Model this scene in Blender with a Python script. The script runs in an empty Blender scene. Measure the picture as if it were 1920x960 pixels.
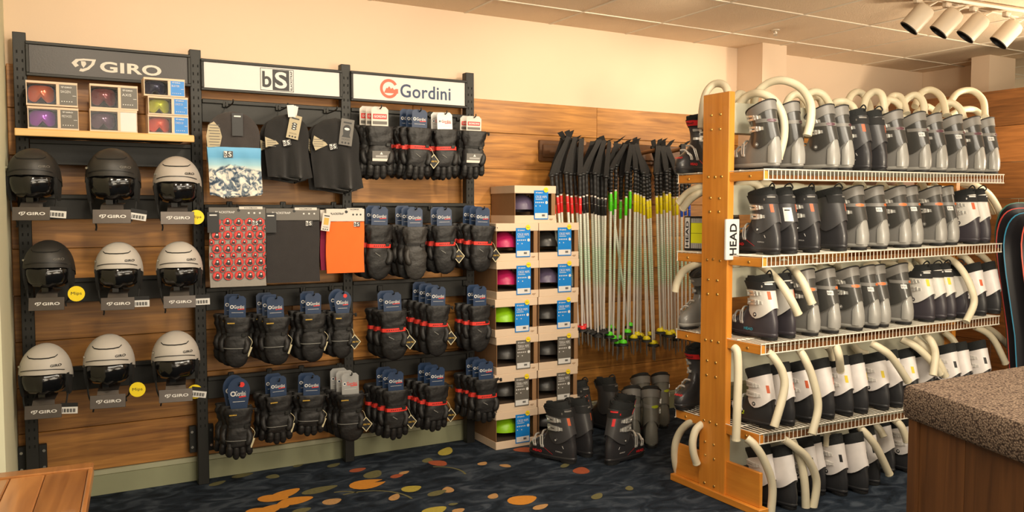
import bpy, math, random
from math import sin, cos, pi, radians
from mathutils import Matrix, Vector
random.seed(7)
V = Vector
COL = bpy.context.scene.collection

# ------------------------------------------------------------------ camera
CAM_H = 1.42
YAW, PITCH, FPX = radians(29.6), radians(3.17), 1550.0

def ray(px, py):
    a = (px - 960) / FPX; u = -(py - 480) / FPX
    d = cos(PITCH) + u * sin(PITCH); u2 = -sin(PITCH) + u * cos(PITCH)
    return V((a * cos(YAW) + d * sin(YAW), -a * sin(YAW) + d * cos(YAW), u2))

def at(px, py, X=None, Y=None, Z=None):
    """world point where the sight line through a photo pixel meets a real plane"""
    r = ray(px, py)
    if X is not None: t = X / r.x
    elif Y is not None: t = Y / r.y
    else: t = (Z - CAM_H) / r.z
    return V((r.x * t, r.y * t, CAM_H + r.z * t))

# ------------------------------------------------------------------ mesh builder
class MB:
    def __init__(s):
        s.v = []; s.f = []; s.m = []; s.M = None
    def add(s, vs, fs, m=0):
        b = len(s.v)
        if s.M is not None: vs = [s.M @ V(v) for v in vs]
        s.v += [tuple(v) for v in vs]
        s.f += [tuple(b + i for i in f) for f in fs]
        s.m += [m] * len(fs)
    def box(s, c, d, m=0, b=0.0, R=None):
        x, y, z = d[0] / 2, d[1] / 2, d[2] / 2
        c = V(c)
        if b <= 0:
            vs = [V((i * x, j * y, k * z)) for i in (-1, 1) for j in (-1, 1) for k in (-1, 1)]
            fs = [(0, 1, 3, 2), (4, 6, 7, 5), (0, 4, 5, 1), (2, 3, 7, 6), (0, 2, 6, 4), (1, 5, 7, 3)]
        else:
            b = min(b, x * .9, y * .9, z * .9)
            vs = []; idx = {}
            for i in (-1, 1):
                for j in (-1, 1):
                    for k in (-1, 1):
                        for a in range(3):
                            p = [i * (x - b), j * (y - b), k * (z - b)]
                            p[a] = (i * x, j * y, k * z)[a]
                            idx[(i, j, k, a)] = len(vs); vs.append(V(p))
            I = lambda i, j, k, a: idx[(i, j, k, a)]
            fs = []
            for q in (-1, 1):
                fs.append((I(q, -1, -1, 0), I(q, 1, -1, 0), I(q, 1, 1, 0), I(q, -1, 1, 0)))
                fs.append((I(-1, q, -1, 1), I(1, q, -1, 1), I(1, q, 1, 1), I(-1, q, 1, 1)))
                fs.append((I(-1, -1, q, 2), I(1, -1, q, 2), I(1, 1, q, 2), I(-1, 1, q, 2)))
            for i in (-1, 1):
                for j in (-1, 1):
                    fs.append((I(i, j, -1, 0), I(i, j, 1, 0), I(i, j, 1, 1), I(i, j, -1, 1)))
                    fs.append((I(i, -1, j, 0), I(i, 1, j, 0), I(i, 1, j, 2), I(i, -1, j, 2)))
                    fs.append((I(-1, i, j, 1), I(1, i, j, 1), I(1, i, j, 2), I(-1, i, j, 2)))
            for i in (-1, 1):
                for j in (-1, 1):
                    for k in (-1, 1):
                        fs.append((I(i, j, k, 0), I(i, j, k, 1), I(i, j, k, 2)))
        if R is not None: vs = [R @ v for v in vs]
        s.add([c + v for v in vs], fs, m)
    def box2(s, lo, hi, m=0, b=0.0):
        s.box([(lo[i] + hi[i]) / 2 for i in range(3)], [abs(hi[i] - lo[i]) for i in range(3)], m, b)
    def loft(s, rings, m=0, cap0=False, cap1=False, closed=True):
        n = len(rings[0]); vs = [p for r in rings for p in r]; fs = []
        for i in range(len(rings) - 1):
            for j in range(n if closed else n - 1):
                k = (j + 1) % n
                fs.append((i * n + j, i * n + k, (i + 1) * n + k, (i + 1) * n + j))
        if cap0: fs.append(tuple(range(n))[::-1])
        if cap1: fs.append(tuple((len(rings) - 1) * n + j for j in range(n)))
        s.add(vs, fs, m)
    def tube(s, pts, r, n=8, m=0, cap=True):
        pts = [V(p) for p in pts]; N = len(pts)
        rs = r if isinstance(r, (list, tuple)) else [r] * N
        rings = []; up = None
        for i, p in enumerate(pts):
            t = (pts[min(i + 1, N - 1)] - pts[max(i - 1, 0)])
            t = t.normalized() if t.length > 1e-9 else V((0, 0, 1))
            if up is None:
                up = V((0, 0, 1)) if abs(t.z) < .9 else V((1, 0, 0))
            x = t.cross(up)
            if x.length < 1e-6: x = t.cross(V((.3, 1, .2)))
            x.normalize(); y = x.cross(t).normalized(); up = y
            rings.append([p + x * (rs[i] * cos(2 * pi * k / n)) + y * (rs[i] * sin(2 * pi * k / n)) for k in range(n)])
        s.loft(rings, m, cap, cap)
    def cyl(s, p0, p1, r0, r1=None, n=12, m=0, cap=True):
        s.tube([p0, p1], [r0, r0 if r1 is None else r1], n, m, cap)
    def lathe(s, prof, n=16, m=0, c=(0, 0, 0), cap=False):
        c = V(c)
        s.loft([[c + V((r * cos(2 * pi * k / n), r * sin(2 * pi * k / n), z)) for k in range(n)] for r, z in prof], m, cap, cap)
    def poly(s, pts, m=0): s.add(pts, [tuple(range(len(pts)))], m)
    def prism(s, pts2, o, ux, uy, d, m=0):
        o, ux, uy = V(o), V(ux), V(uy); nn = ux.cross(uy).normalized() * d
        a = [o + ux * p[0] + uy * p[1] for p in pts2]
        s.loft([a, [p + nn for p in a]], m, True, True)
    def disc(s, c, r, ux=(1, 0, 0), uy=(0, 0, 1), n=16, m=0, ry=None):
        c, ux, uy = V(c), V(ux), V(uy); ry = ry or r
        s.poly([c + ux * (r * cos(2 * pi * k / n)) + uy * (ry * sin(2 * pi * k / n)) for k in range(n)], m)
    def text(s, t, c, h, ux=(1, 0, 0), uy=(0, 0, 1), w=None, m=0, bold=0):
        """flat lettering centred on c, cap height h, optional overall width w"""
        vs, fs, tw, th = glyphs(t, bold)
        k = h / th; kx = (w / tw) if w else k
        c, ux, uy = V(c), V(ux), V(uy)
        s.add([c + ux * ((x - tw / 2) * kx) + uy * ((y - th / 2) * k) for x, y in vs], fs, m)
    def build(s, name, mats, parent=None, smooth=True, ang=38, loc=None):
        me = bpy.data.meshes.new(name)
        me.from_pydata(s.v, [], s.f)
        if not isinstance(mats, (list, tuple)): mats = [mats]
        for mm in mats: me.materials.append(mm)
        if len(mats) > 1: me.polygons.foreach_set('material_index', s.m)
        if smooth:
            me.polygons.foreach_set('use_smooth', [True] * len(s.f))
            me.set_sharp_from_angle(angle=radians(ang))
        me.update()
        o = bpy.data.objects.new(name, me); COL.objects.link(o)
        if parent is not None: o.parent = parent
        if loc is not None: o.location = loc
        return o

_G = {}
def glyphs(t, bold=0):
    if (t, bold) in _G: return _G[(t, bold)]
    cu = bpy.data.curves.new('t', 'FONT'); cu.body = t; cu.resolution_u = 4; cu.offset = bold
    cu.space_character = 1.05
    ob = bpy.data.objects.new('t', cu); COL.objects.link(ob)
    me = bpy.data.meshes.new_from_object(ob.evaluated_get(bpy.context.evaluated_depsgraph_get()))
    vs = [(v.co.x, v.co.y) for v in me.vertices]; fs = [tuple(p.vertices) for p in me.polygons]
    bpy.data.objects.remove(ob); bpy.data.curves.remove(cu); bpy.data.meshes.remove(me)
    x0 = min(v[0] for v in vs); x1 = max(v[0] for v in vs); y0 = min(v[1] for v in vs); y1 = max(v[1] for v in vs)
    vs = [(x - x0, y - y0) for x, y in vs]
    _G[(t, bold)] = (vs, fs, x1 - x0, y1 - y0)
    return _G[(t, bold)]
for _t, _b in [('GIRO', .03), ('Gordini', .012), ('HEAD', .025), ('FORMULA', 0), ('CRÜE MIPS', 0), ('TERRA MIPS', 0),
               ('BLACKSTRAP', .02), ('b', .02), ('S', .02), ('Mips', 0), ('Mips', .02), ('GORE-TEX', .02), ('CINCO 2.0', 0), ('METHOD', 0),
               ('SAGEN', 0), ('AXIS', 0), ('BUSTER', 0), ('TUBE', 0), ('GORDINI', .03), ('HOOD', 0), ('EASY RENT', 0), ('FACEMASK', .02)]:
    glyphs(_t, _b)

def curve(pts, k=6):
    pts = [V(p) for p in pts]; out = []
    for i in range(len(pts) - 1):
        a = pts[max(i - 1, 0)]; b = pts[i]; c = pts[i + 1]; d = pts[min(i + 2, len(pts) - 1)]
        for j in range(k):
            t = j / k
            out.append(.5 * ((2 * b) + (c - a) * t + (2 * a - 5 * b + 4 * c - d) * t * t + (3 * b - a - 3 * c + d) * t ** 3))
    out.append(pts[-1]); return out

# ------------------------------------------------------------------ things
def thing(name, label, cat, loc=(0, 0, 0), rz=0, group=None):
    o = bpy.data.objects.new(name, None); COL.objects.link(o)
    o.empty_display_size = .05
    o.location = loc; o.rotation_euler = (0, 0, rz); o['label'] = label; o['category'] = cat
    if group: o['group'] = group
    return o
def tag(o, label, cat, group=None):
    o['label'] = label; o['category'] = cat
    if group: o['group'] = group
    return o
def struct(o): o['kind'] = 'structure'; return o
KIDS = {}
def dup(root, loc, rz=None, label=None, group=None, scale=None):
    """copy of a thing with copies of its parts and sub-parts"""
    def kids(o):
        if o.name not in KIDS: KIDS[o.name] = list(o.children)
        return KIDS[o.name]
    r = root.copy(); COL.objects.link(r); r.location = loc
    if rz is not None: r.rotation_euler = (root.rotation_euler.x, root.rotation_euler.y, rz)
    if label: r['label'] = label
    if group: r['group'] = group
    if scale: r.scale = scale
    for ch in kids(root):
        c = ch.copy(); COL.objects.link(c); c.parent = r
        for g in kids(ch):
            d = g.copy(); COL.objects.link(d); d.parent = c
    return r
ORD = ['first', 'second', 'third', 'fourth', 'fifth', 'sixth', 'seventh', 'eighth', 'ninth', 'tenth', 'eleventh', 'twelfth',
       'thirteenth', 'fourteenth', 'fifteenth', 'sixteenth', 'seventeenth', 'eighteenth', 'nineteenth', 'twentieth']

# ------------------------------------------------------------------ materials
def lin(c):
    f = lambda x: (x / 12.92) if x <= .04045 else ((x + .055) / 1.055) ** 2.4
    return tuple(f(x / 255) for x in c) + (1,)
def mat(name, col, rough=.5, metal=0, var=.12, scale=18, bump=0, bscale=150, spec=.5, coat=0, trans=0, alpha=1, stretch=None, emit=0, sheen=0):
    m = bpy.data.materials.new(name); m.use_nodes = True
    nt = m.node_tree; N = nt.nodes; L = nt.links
    b = N['Principled BSDF']
    b.inputs['Roughness'].default_value = rough; b.inputs['Metallic'].default_value = metal
    b.inputs['Specular IOR Level'].default_value = spec
    b.inputs['Coat Weight'].default_value = coat; b.inputs['Transmission Weight'].default_value = trans
    b.inputs['Alpha'].default_value = alpha
    if sheen: b.inputs['Sheen Weight'].default_value = sheen
    tc = N.new('ShaderNodeTexCoord'); no = N.new('ShaderNodeTexNoise')
    no.inputs['Scale'].default_value = scale; no.inputs['Detail'].default_value = 3
    src = tc.outputs['Object']
    if stretch:
        mp = N.new('ShaderNodeMapping'); mp.inputs['Scale'].default_value = stretch
        L.new(src, mp.inputs['Vector']); src = mp.outputs['Vector']
    L.new(src, no.inputs['Vector'])
    mx = N.new('ShaderNodeMix'); mx.data_type = 'RGBA'
    c = lin(col); lo = tuple(x * (1 - var) for x in c[:3]) + (1,); hi = tuple(min(1, x * (1 + var)) for x in c[:3]) + (1,)
    mx.inputs['A'].default_value = lo; mx.inputs['B'].default_value = hi
    L.new(no.outputs['Fac'], mx.inputs['Factor']); L.new(mx.outputs['Result'], b.inputs['Base Color'])
    if emit:
        b.inputs['Emission Color'].default_value = c; b.inputs['Emission Strength'].default_value = emit
    if bump:
        n2 = N.new('ShaderNodeTexNoise'); n2.inputs['Scale'].default_value = bscale; n2.inputs['Detail'].default_value = 2
        L.new(src, n2.inputs['Vector'])
        bp = N.new('ShaderNodeBump'); bp.inputs['Strength'].default_value = bump; bp.inputs['Distance'].default_value = .01
        L.new(n2.outputs['Fac'], bp.inputs['Height']); L.new(bp.outputs['Normal'], b.inputs['Normal'])
    return m
def wood(name, c1, c2, axis=0, rough=.5, knots=.6, grain=26, attr=None, coat=0):
    """grain stretched along axis; optional per-board 'tone' colour attribute shifts pattern and brightness"""
    m = bpy.data.materials.new(name); m.use_nodes = True
    nt = m.node_tree; N = nt.nodes; L = nt.links; b = N['Principled BSDF']
    b.inputs['Roughness'].default_value = rough; b.inputs['Coat Weight'].default_value = coat
    tc = N.new('ShaderNodeTexCoord'); mp = N.new('ShaderNodeMapping'); src = tc.outputs['Object']
    sc = [1, 1, 1]; sc[axis] = .07; mp.inputs['Scale'].default_value = sc
    if attr:
        at_ = N.new('ShaderNodeAttribute'); at_.attribute_name = attr
        ad = N.new('ShaderNodeVectorMath'); ad.operation = 'MULTIPLY_ADD'
        ad.inputs[1].default_value = (9, 9, 9)
        L.new(at_.outputs['Vector'], ad.inputs[0]); L.new(src, ad.inputs[2]); src = ad.outputs[0]
    L.new(src, mp.inputs['Vector'])
    n1 = N.new('ShaderNodeTexNoise'); n1.inputs['Scale'].default_value = grain; n1.inputs['Detail'].default_value = 6; n1.inputs['Distortion'].default_value = .6
    L.new(mp.outputs['Vector'], n1.inputs['Vector'])
    mp2 = N.new('ShaderNodeMapping'); sc2 = [1, 1, 1]; sc2[axis] = .45; mp2.inputs['Scale'].default_value = sc2
    L.new(src, mp2.inputs['Vector'])
    n2 = N.new('ShaderNodeTexNoise'); n2.inputs['Scale'].default_value = 3.2; n2.inputs['Detail'].default_value = 3
    L.new(mp2.outputs['Vector'], n2.inputs['Vector'])
    vo = N.new('ShaderNodeTexVoronoi'); vo.inputs['Scale'].default_value = 2.6
    L.new(mp2.outputs['Vector'], vo.inputs['Vector'])
    kr = N.new('ShaderNodeMapRange'); kr.inputs['From Min'].default_value = .03; kr.inputs['From Max'].default_value = .16
    kr.inputs['To Min'].default_value = 1 - knots; kr.inputs['To Max'].default_value = 1
    L.new(vo.outputs['Distance'], kr.inputs['Value'])
    ra = N.new('ShaderNodeValToRGB'); ra.color_ramp.elements[0].position = .29; ra.color_ramp.elements[1].position = .72
    ra.color_ramp.elements[0].color = lin(c1); ra.color_ramp.elements[1].color = lin(c2)
    mxf = N.new('ShaderNodeMath'); mxf.operation = 'MULTIPLY_ADD'; mxf.inputs[1].default_value = .55
    sc_ = N.new('ShaderNodeMath'); sc_.operation = 'MULTIPLY'; sc_.inputs[1].default_value = .45
    L.new(n2.outputs['Fac'], sc_.inputs[0]); L.new(n1.outputs['Fac'], mxf.inputs[0]); L.new(sc_.outputs[0], mxf.inputs[2])
    L.new(mxf.outputs[0], ra.inputs['Fac'])
    mu = N.new('ShaderNodeMix'); mu.data_type = 'RGBA'; mu.blend_type = 'MULTIPLY'; mu.inputs['Factor'].default_value = 1
    L.new(ra.outputs['Color'], mu.inputs['A']); L.new(kr.outputs['Result'], mu.inputs['B'])
    out = mu.outputs['Result']
    if attr:
        sp = N.new('ShaderNodeSeparateColor'); L.new(at_.outputs['Color'], sp.inputs['Color'])
        r2 = N.new('ShaderNodeMapRange'); r2.inputs['To Min'].default_value = .72; r2.inputs['To Max'].default_value = 1.2
        L.new(sp.outputs['Red'], r2.inputs['Value'])
        m3 = N.new('ShaderNodeMix'); m3.data_type = 'RGBA'; m3.blend_type = 'MULTIPLY'; m3.inputs['Factor'].default_value = 1
        L.new(out, m3.inputs['A']); L.new(r2.outputs['Result'], m3.inputs['B']); out = m3.outputs['Result']
    L.new(out, b.inputs['Base Color'])
    bp = N.new('ShaderNodeBump'); bp.inputs['Strength'].default_value = .15; bp.inputs['Distance'].default_value = .004
    L.new(n1.outputs['Fac'], bp.inputs['Height']); L.new(bp.outputs['Normal'], b.inputs['Normal'])
    return m

M = {}
M['wall'] = mat('cream_paint', (220, 196, 170), .8, var=.03, scale=3, bump=.06, bscale=260)
M['wall_l'] = mat('pale_green_paint', (226, 224, 192), .8, var=.04, scale=3)
M['base'] = mat('sage_baseboard_paint', (140, 142, 112), .55, var=.05)
M['base_top'] = mat('light_trim_paint', (165, 165, 138), .55, var=.05)
M['plank'] = wood('stained_pine_planks', (98, 56, 20), (204, 144, 70), 0, .45, .75, 44, attr='tone')
M['plank_r'] = wood('dark_stained_planks', (92, 56, 24), (164, 106, 54), 1, .45, .75, 58, attr='tone')
M['oak'] = wood('honey_oak', (204, 124, 40), (234, 158, 62), 2, .38, 0, 38, coat=.2)
M['oak_y'] = wood('honey_oak_rail', (204, 124, 40), (234, 158, 62), 1, .38, 0, 38, coat=.2)
M['oak_x'] = wood('oak_rail_brown', (150, 88, 38), (186, 118, 56), 0, .45, 0, 38)
M['blk'] = mat('black_powder_coat', (33, 33, 31), .5, .3, bump=.08, bscale=400)
M['blk_d'] = mat('slot_black', (10, 10, 10), .9)
M['white_wire'] = mat('white_vinyl_wire', (225, 220, 205), .4)
M['cream_metal'] = mat('cream_enamel_duct', (196, 194, 172), .5, var=.05, scale=6)
M['hose'] = mat('ivory_rubber_hose', (216, 206, 178), .42, var=.08)
M['bolt'] = mat('brass_screw', (200, 160, 90), .35, .8)
M['ceil_bar'] = mat('ceiling_grid_paint', (225, 214, 196), .6)
M['white'] = mat('white_print', (212, 210, 207), .55, var=.03)
M['offwhite'] = mat('offwhite_card', (206, 200, 190), .6, var=.03)
M['black'] = mat('black_print', (18, 18, 20), .5)
M['charcoal'] = mat('charcoal_sign_face', (52, 48, 48), .45, var=.06, bump=.05)
M['red'] = mat('red_print', (222, 52, 44), .5, var=.05)
M['coral'] = mat('coral_print', (232, 92, 62), .5, var=.05)
M['navy'] = mat('navy_print', (30, 52, 84), .45, var=.08)
M['navy_ink'] = mat('navy_ink', (32, 52, 88), .5)
M['grey_card'] = mat('grey_card', (96, 92, 86), .5, var=.05)
M['yellow'] = mat('yellow_sticker', (240, 212, 30), .45, var=.04)
M['gold'] = mat('gold_print', (198, 160, 60), .5)
M['silver'] = mat('bright_steel', (196, 194, 188), .25, .9, var=.06)
M['alu'] = mat('brushed_aluminium', (176, 172, 164), .32, .75, var=.06)
M['blue_card'] = mat('cyan_blue_card', (22, 124, 204), .4, var=.05)
M['kraft'] = mat('kraft_cardboard', (142, 106, 72), .75, var=.06, scale=30)
M['carton'] = mat('pale_carton', (214, 190, 164), .65, var=.04)
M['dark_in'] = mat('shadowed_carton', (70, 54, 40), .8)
# ------------------------------------------------------------------ room shell
YW = 4.557; ZC = 2.62; XR = 5.78
def planks(name, axis, u0, u1, z0, z1, h, thick, plane, material, seed):
    """boards running along axis (0 = X on the back wall, 1 = Y on the right partition), each with its own tone"""
    rnd = random.Random(seed); mb = MB(); tones = []
    z = z0
    while z < z1 - .02:
        zt = min(z + h, z1); u = u0
        while u < u1 - .01:
            l = rnd.uniform(1.1, 2.6); ue = min(u + l, u1)
            if u1 - ue < .4: ue = u1
            n0 = len(mb.f)
            if axis == 0: mb.box2((u + .0008, plane, z + .0012), (ue - .0008, plane + thick, zt - .0012), 0, .0025)
            else: mb.box2((plane, u + .0008, z + .0012), (plane + thick, ue - .0008, zt - .0012), 0, .0025)
            tones += [(rnd.random(), rnd.random(), rnd.random(), 1)] * (len(mb.f) - n0)
            u = ue
        z = zt
    o = mb.build(name, material, smooth=False)
    ca = o.data.color_attributes.new('tone', 'FLOAT_COLOR', 'CORNER')
    i = 0
    for p in o.data.polygons:
        for _ in p.loop_indices:
            ca.data[i].color = tones[p.index]; i += 1
    return struct(o)

mb = MB(); mb.box2((-.13, YW + .022, 0), (7.2, YW + .1, ZC)); struct(mb.build('wall_back', M['wall']))
planks('trim_1', 0, -.128, XR, .125, 2.105, .222, .02, YW, M['plank'], 5)
planks('wall_right', 1, 1.2, YW - .005, 0, 2.25, .25, .03, XR, M['plank_r'], 9)
mb = MB(); mb.box2((-.128, YW - .016, 0), (XR, YW + .02, .098)); mb.box2((-.128, YW - .012, .098), (XR, YW + .02, .124), 1, .003)
struct(mb.build('baseboard_back', [M['base'], M['base_top']]))
mb = MB(); mb.box2((-.25, 3.25, 0), (-.13, YW + .1, ZC)); struct(mb.build('wall_left', M['wall_l']))
# plaster pilaster on the back wall and the one beyond the partition
pa = at(1430, 88, Y=4.33); pb = at(1475, 95, Y=4.33)
mb = MB(); mb.box2((pa.x, 4.33, 1.6), (pb.x, YW + .021, ZC)); struct(mb.build('trim_2', M['wall']))
mb = MB(); mb.box2((6.73, 3.9, 0), (6.9, YW + .02, ZC)); struct(mb.build('wall_far', M['wall']))
pc = at(1821, 130, X=6.4); pd = at(1855, 130, X=6.4)
mb = MB(); mb.box2((6.4, pd.y, 0), (6.75, pc.y, ZC)); struct(mb.build('trim_3', M['wall']))
mb = MB(); mb.box2((8.6, -2, 0), (8.7, 5, ZC)); struct(mb.build('wall_beyond', M['wall_l']))

# ceiling of mineral fibre tiles on a T-bar grid
def tile_mat():
    m = mat('fissured_ceiling_tile', (236, 212, 182), .9, var=.05, scale=4)
    nt = m.node_tree; N = nt.nodes; L = nt.links; b = N['Principled BSDF']
    tc = N.new('ShaderNodeTexCoord'); n = N.new('ShaderNodeTexNoise'); n.inputs['Scale'].default_value = 95; n.inputs['Detail'].default_value = 4; n.inputs['Distortion'].default_value = 1.5
    L.new(tc.outputs['Object'], n.inputs['Vector'])
    bp = N.new('ShaderNodeBump'); bp.inputs['Strength'].default_value = .75; bp.inputs['Distance'].default_value = .012
    L.new(n.outputs['Fac'], bp.inputs['Height']); L.new(bp.outputs['Normal'], b.inputs['Normal'])
    return m
G = .6096; gx0 = 4.10 - 8 * G; gy0 = 3.595 - 8 * G
mb = MB(); mb.box2((-1.6, -3, ZC), (9, 5.2, ZC + .05))
for i in range(20):
    x = gx0 + i * G
    if x < 8.9: mb.box2((x - .008, -3, ZC - .004), (x + .008, YW + .02, ZC), 1)
for i in range(11):
    y = gy0 + i * G
    if y < YW: mb.box2((-.9, y - .008, ZC - .005), (8.9, y + .008, ZC), 1)
struct(mb.build('ceiling', [tile_mat(), M['ceil_bar']], smooth=False))

# carpet: dark blue-grey pile with printed leaves
def carpet_mat():
    m = mat('dark_blue_carpet', (40, 48, 56), .95, var=.2, scale=3, spec=.15)
    nt = m.node_tree; N = nt.nodes; L = nt.links; b = N['Principled BSDF']
    tc = N.new('ShaderNodeTexCoord'); mp = N.new('ShaderNodeMapping'); mp.inputs['Scale'].default_value = (1, 1.7, 1)
    n = N.new('ShaderNodeTexNoise'); n.inputs['Scale'].default_value = 6; n.inputs['Detail'].default_value = 8; n.inputs['Distortion'].default_value = 1.2
    L.new(tc.outputs['Object'], mp.inputs['Vector']); L.new(mp.outputs['Vector'], n.inputs['Vector'])
    r = N.new('ShaderNodeValToRGB'); e = r.color_ramp.elements
    e[0].position = .32; e[0].color = lin((20, 26, 34)); e[1].position = .7; e[1].color = lin((72, 80, 90))
    e2 = r.color_ramp.elements.new(.5); e2.color = lin((38, 47, 58))
    L.new(n.outputs['Fac'], r.inputs['Fac']); L.new(r.outputs['Color'], b.inputs['Base Color'])
    n2 = N.new('ShaderNodeTexNoise'); n2.inputs['Scale'].default_value = 320; L.new(tc.outputs['Object'], n2.inputs['Vector'])
    bp = N.new('ShaderNodeBump'); bp.inputs['Strength'].default_value = .6; bp.inputs['Distance'].default_value = .004
    L.new(n2.outputs['Fac'], bp.inputs['Height']); L.new(bp.outputs['Normal'], b.inputs['Normal'])
    return m
leaf = [mat('leaf_orange', (206, 136, 42), .95, var=.15, scale=60), mat('leaf_red', (160, 78, 44), .95, var=.2, scale=60),
        mat('leaf_yellow', (172, 156, 62), .95, var=.2, scale=60), mat('leaf_olive', (104, 100, 62), .95, var=.3, scale=60),
        mat('leaf_tan', (182, 140, 88), .95, var=.35, scale=90)]
mb = MB(); mb.box2((-3, -3, -.05), (9, YW + .1, 0))
LZ = .0006
def leaf_blob(px, py, l, w, ang, m, heart=False):
    global LZ; LZ += .00004
    c = at(px, py, Z=LZ); n = 18; p = []
    for k in range(n):
        a = 2 * pi * k / n; r = 1 - .12 * abs(sin(a)) ** 2
        x = l / 2 * cos(a) * r; y = w / 2 * sin(a) * (1 - .25 * cos(a))
        if heart and abs(a) < .3 or heart and a > 2 * pi - .3: x *= .35
        p.append(c + V((x * cos(ang) - y * sin(ang), x * sin(ang) + y * cos(ang), 0)))
    mb.poly(p, m)
for a in [(836, 846, .17, .08, .9, 3), (802, 863, .09, .06, 1, 4), (822, 868, .09, .12, .4, 2), (905, 869, .07, .05, .6, 5),
          (671, 881, .1, .06, .2, 2), (700, 889, .14, .09, .8, 4), (745, 892, .09, .05, .4, 2), (758, 886, .07, .04, .4, 5),
          (626, 872, .09, .05, .5, 4), (455, 891, .12, .06, .2, 4), (512, 893, .07, .07, 1, 4), (408, 906, .1, .05, .5, 4),
          (772, 916, .11, .09, .2, 3), (623, 940, .1, .08, .3, 5), (740, 932, .1, .05, .9, 5), (840, 918, .09, .06, 1.2, 5),
          (820, 924, .12, .06, .3, 4), (925, 930, .08, .05, .8, 5), (980, 937, .16, .12, .1, 1), (948, 873, .05, .07, .5, 5),
          (1014, 950, .1, .05, .3, 5), (985, 843, .1, .14, .9, 2), (1090, 882, .12, .09, .9, 2), (1060, 872, .1, .04, .6, 4),
          (815, 957, .14, .09, .3, 3), (566, 957, .1, .06, .3, 4), (860, 957, .07, .05, .3, 5), (850, 945, .05, .03, 0, 4),
          (600, 918, .2, .08, .2, 4), (560, 872, .08, .04, .6, 4), (1120, 930, .1, .05, .6, 4), (1180, 915, .07, .04, .9, 4)]:
    leaf_blob(*a)
for a in [(536, 925, .18, .09, .5, 1), (512, 934, .15, .1, -.4, 1), (556, 938, .17, .1, .1, 1), (530, 946, .1, .06, 1.4, 1),
          (690, 907, .2, .14, .1, 1, True), (505, 955, .17, .09, .6, 1), (484, 958, .12, .09, .1, 1)]:
    leaf_blob(*a)
# thin curved vine lines printed between the leaves
for (a0, a1, cx, cy, r) in [(-.3, 1.2, 815, 893, .16), (0, 1.8, 690, 950, .22), (.4, 1.6, 640, 935, .1)]:
    c = at(cx, cy, Z=.0006)
    for k in range(10):
        t0 = a0 + (a1 - a0) * k / 10; t1 = a0 + (a1 - a0) * (k + 1) / 10
        mb.poly([c + V((r * cos(t0), r * sin(t0), 0)), c + V((r * cos(t1), r * sin(t1), 0)),
                 c + V(((r + .012) * cos(t1), (r + .012) * sin(t1), 0)), c + V(((r + .012) * cos(t0), (r + .012) * sin(t0), 0))], 4)
struct(mb.build('floor', [carpet_mat()] + leaf, smooth=False))

# ------------------------------------------------------------------ camera and lights
cam = bpy.data.cameras.new('camera'); co = bpy.data.objects.new('camera', cam); COL.objects.link(co)
co.location = (0, 0, CAM_H); co.rotation_euler = (pi / 2 - PITCH, 0, -YAW)
cam.sensor_width = 36; cam.lens = 36 * FPX / 1920; cam.clip_start = .02
bpy.context.scene.camera = co
def light(name, typ, loc, power, col, target=None, **kw):
    l = bpy.data.lights.new(name, typ); l.energy = power; l.color = col
    for k, v in kw.items(): setattr(l, k, v)
    o = bpy.data.objects.new(name, l); COL.objects.link(o); o.location = loc
    if target is not None: o.rotation_euler = (V(target) - V(loc)).to_track_quat('-Z', 'Y').to_euler()
    return o
WARM = (1, .84, .62); NEUT = (1, .9, .74); COOL = (.95, 1, .8)
light('ceiling_panel_light', 'AREA', (1.2, 1.4, 2.58), 55, NEUT, (1.2, 1.4, 0), shape='RECTANGLE', size=2.2, size_y=1.0)
light('ceiling_panel_light', 'AREA', (3.0, 1.2, 2.58), 50, NEUT, (3.2, 1.3, 0), shape='RECTANGLE', size=1.6, size_y=.8)
light('ceiling_panel_light', 'AREA', (1.0, -1.2, 2.55), 60, NEUT, (1.5, 3, .8), shape='RECTANGLE', size=2.4, size_y=1.0)
for (p, t, e) in [((.2, 2.9, 2.5), (.2, 4.5, 1.9), 48), ((1.2, 2.9, 2.5), (1.1, 4.5, 1.9), 48), ((2.2, 2.9, 2.5), (2.1, 4.5, 1.8), 48),
                  ((3.2, 3.1, 2.55), (3.1, 4.5, 1.75), 70), ((4.2, 3.6, 2.5), (4.0, 4.55, 2.0), 30)]:
    light('wall_wash_spot', 'SPOT', p, e, WARM, t, spot_size=radians(95), spot_blend=.8, shadow_soft_size=.06)
# added fill lamps, unseen and aimed upwards to brighten the ceiling
light('rear_fill_light', 'AREA', (2.6, -2.4, 1.3), 120, (1, .84, .62), (4.2, 3.2, 2.5), shape='RECTANGLE', size=4, size_y=1.6)  # unseen soft fill, added behind the camera for the ceiling
light('side_fill_light', 'SPOT', (2.3, .1, 1.5), 150, WARM, (3.6, 3.0, 2.62), spot_size=radians(110), spot_blend=1, shadow_soft_size=.15)  # added spot out of view on the right, lightens the ceiling
light('corner_fill_light', 'SPOT', (5.45, 2.2, 1.75), 110, WARM, (5.0, 3.7, 2.62), spot_size=radians(130), spot_blend=.9, shadow_soft_size=.1)  # added unseen spot, lifts the ceiling and wall in the far corner
light('corner_wash', 'SPOT', (5.3, 2.1, 2.5), 40, WARM, (5.9, 4.5, 1.9), spot_size=radians(110), spot_blend=.9, shadow_soft_size=.08)
w = bpy.data.worlds.new('world'); w.use_nodes = True; bpy.context.scene.world = w
w.node_tree.nodes['Background'].inputs[0].default_value = (1, .84, .62, 1); w.node_tree.nodes['Background'].inputs[1].default_value = .75
vs = bpy.context.scene.view_settings; vs.view_transform = 'Standard'; vs.look = 'None'; vs.exposure = 0
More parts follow.
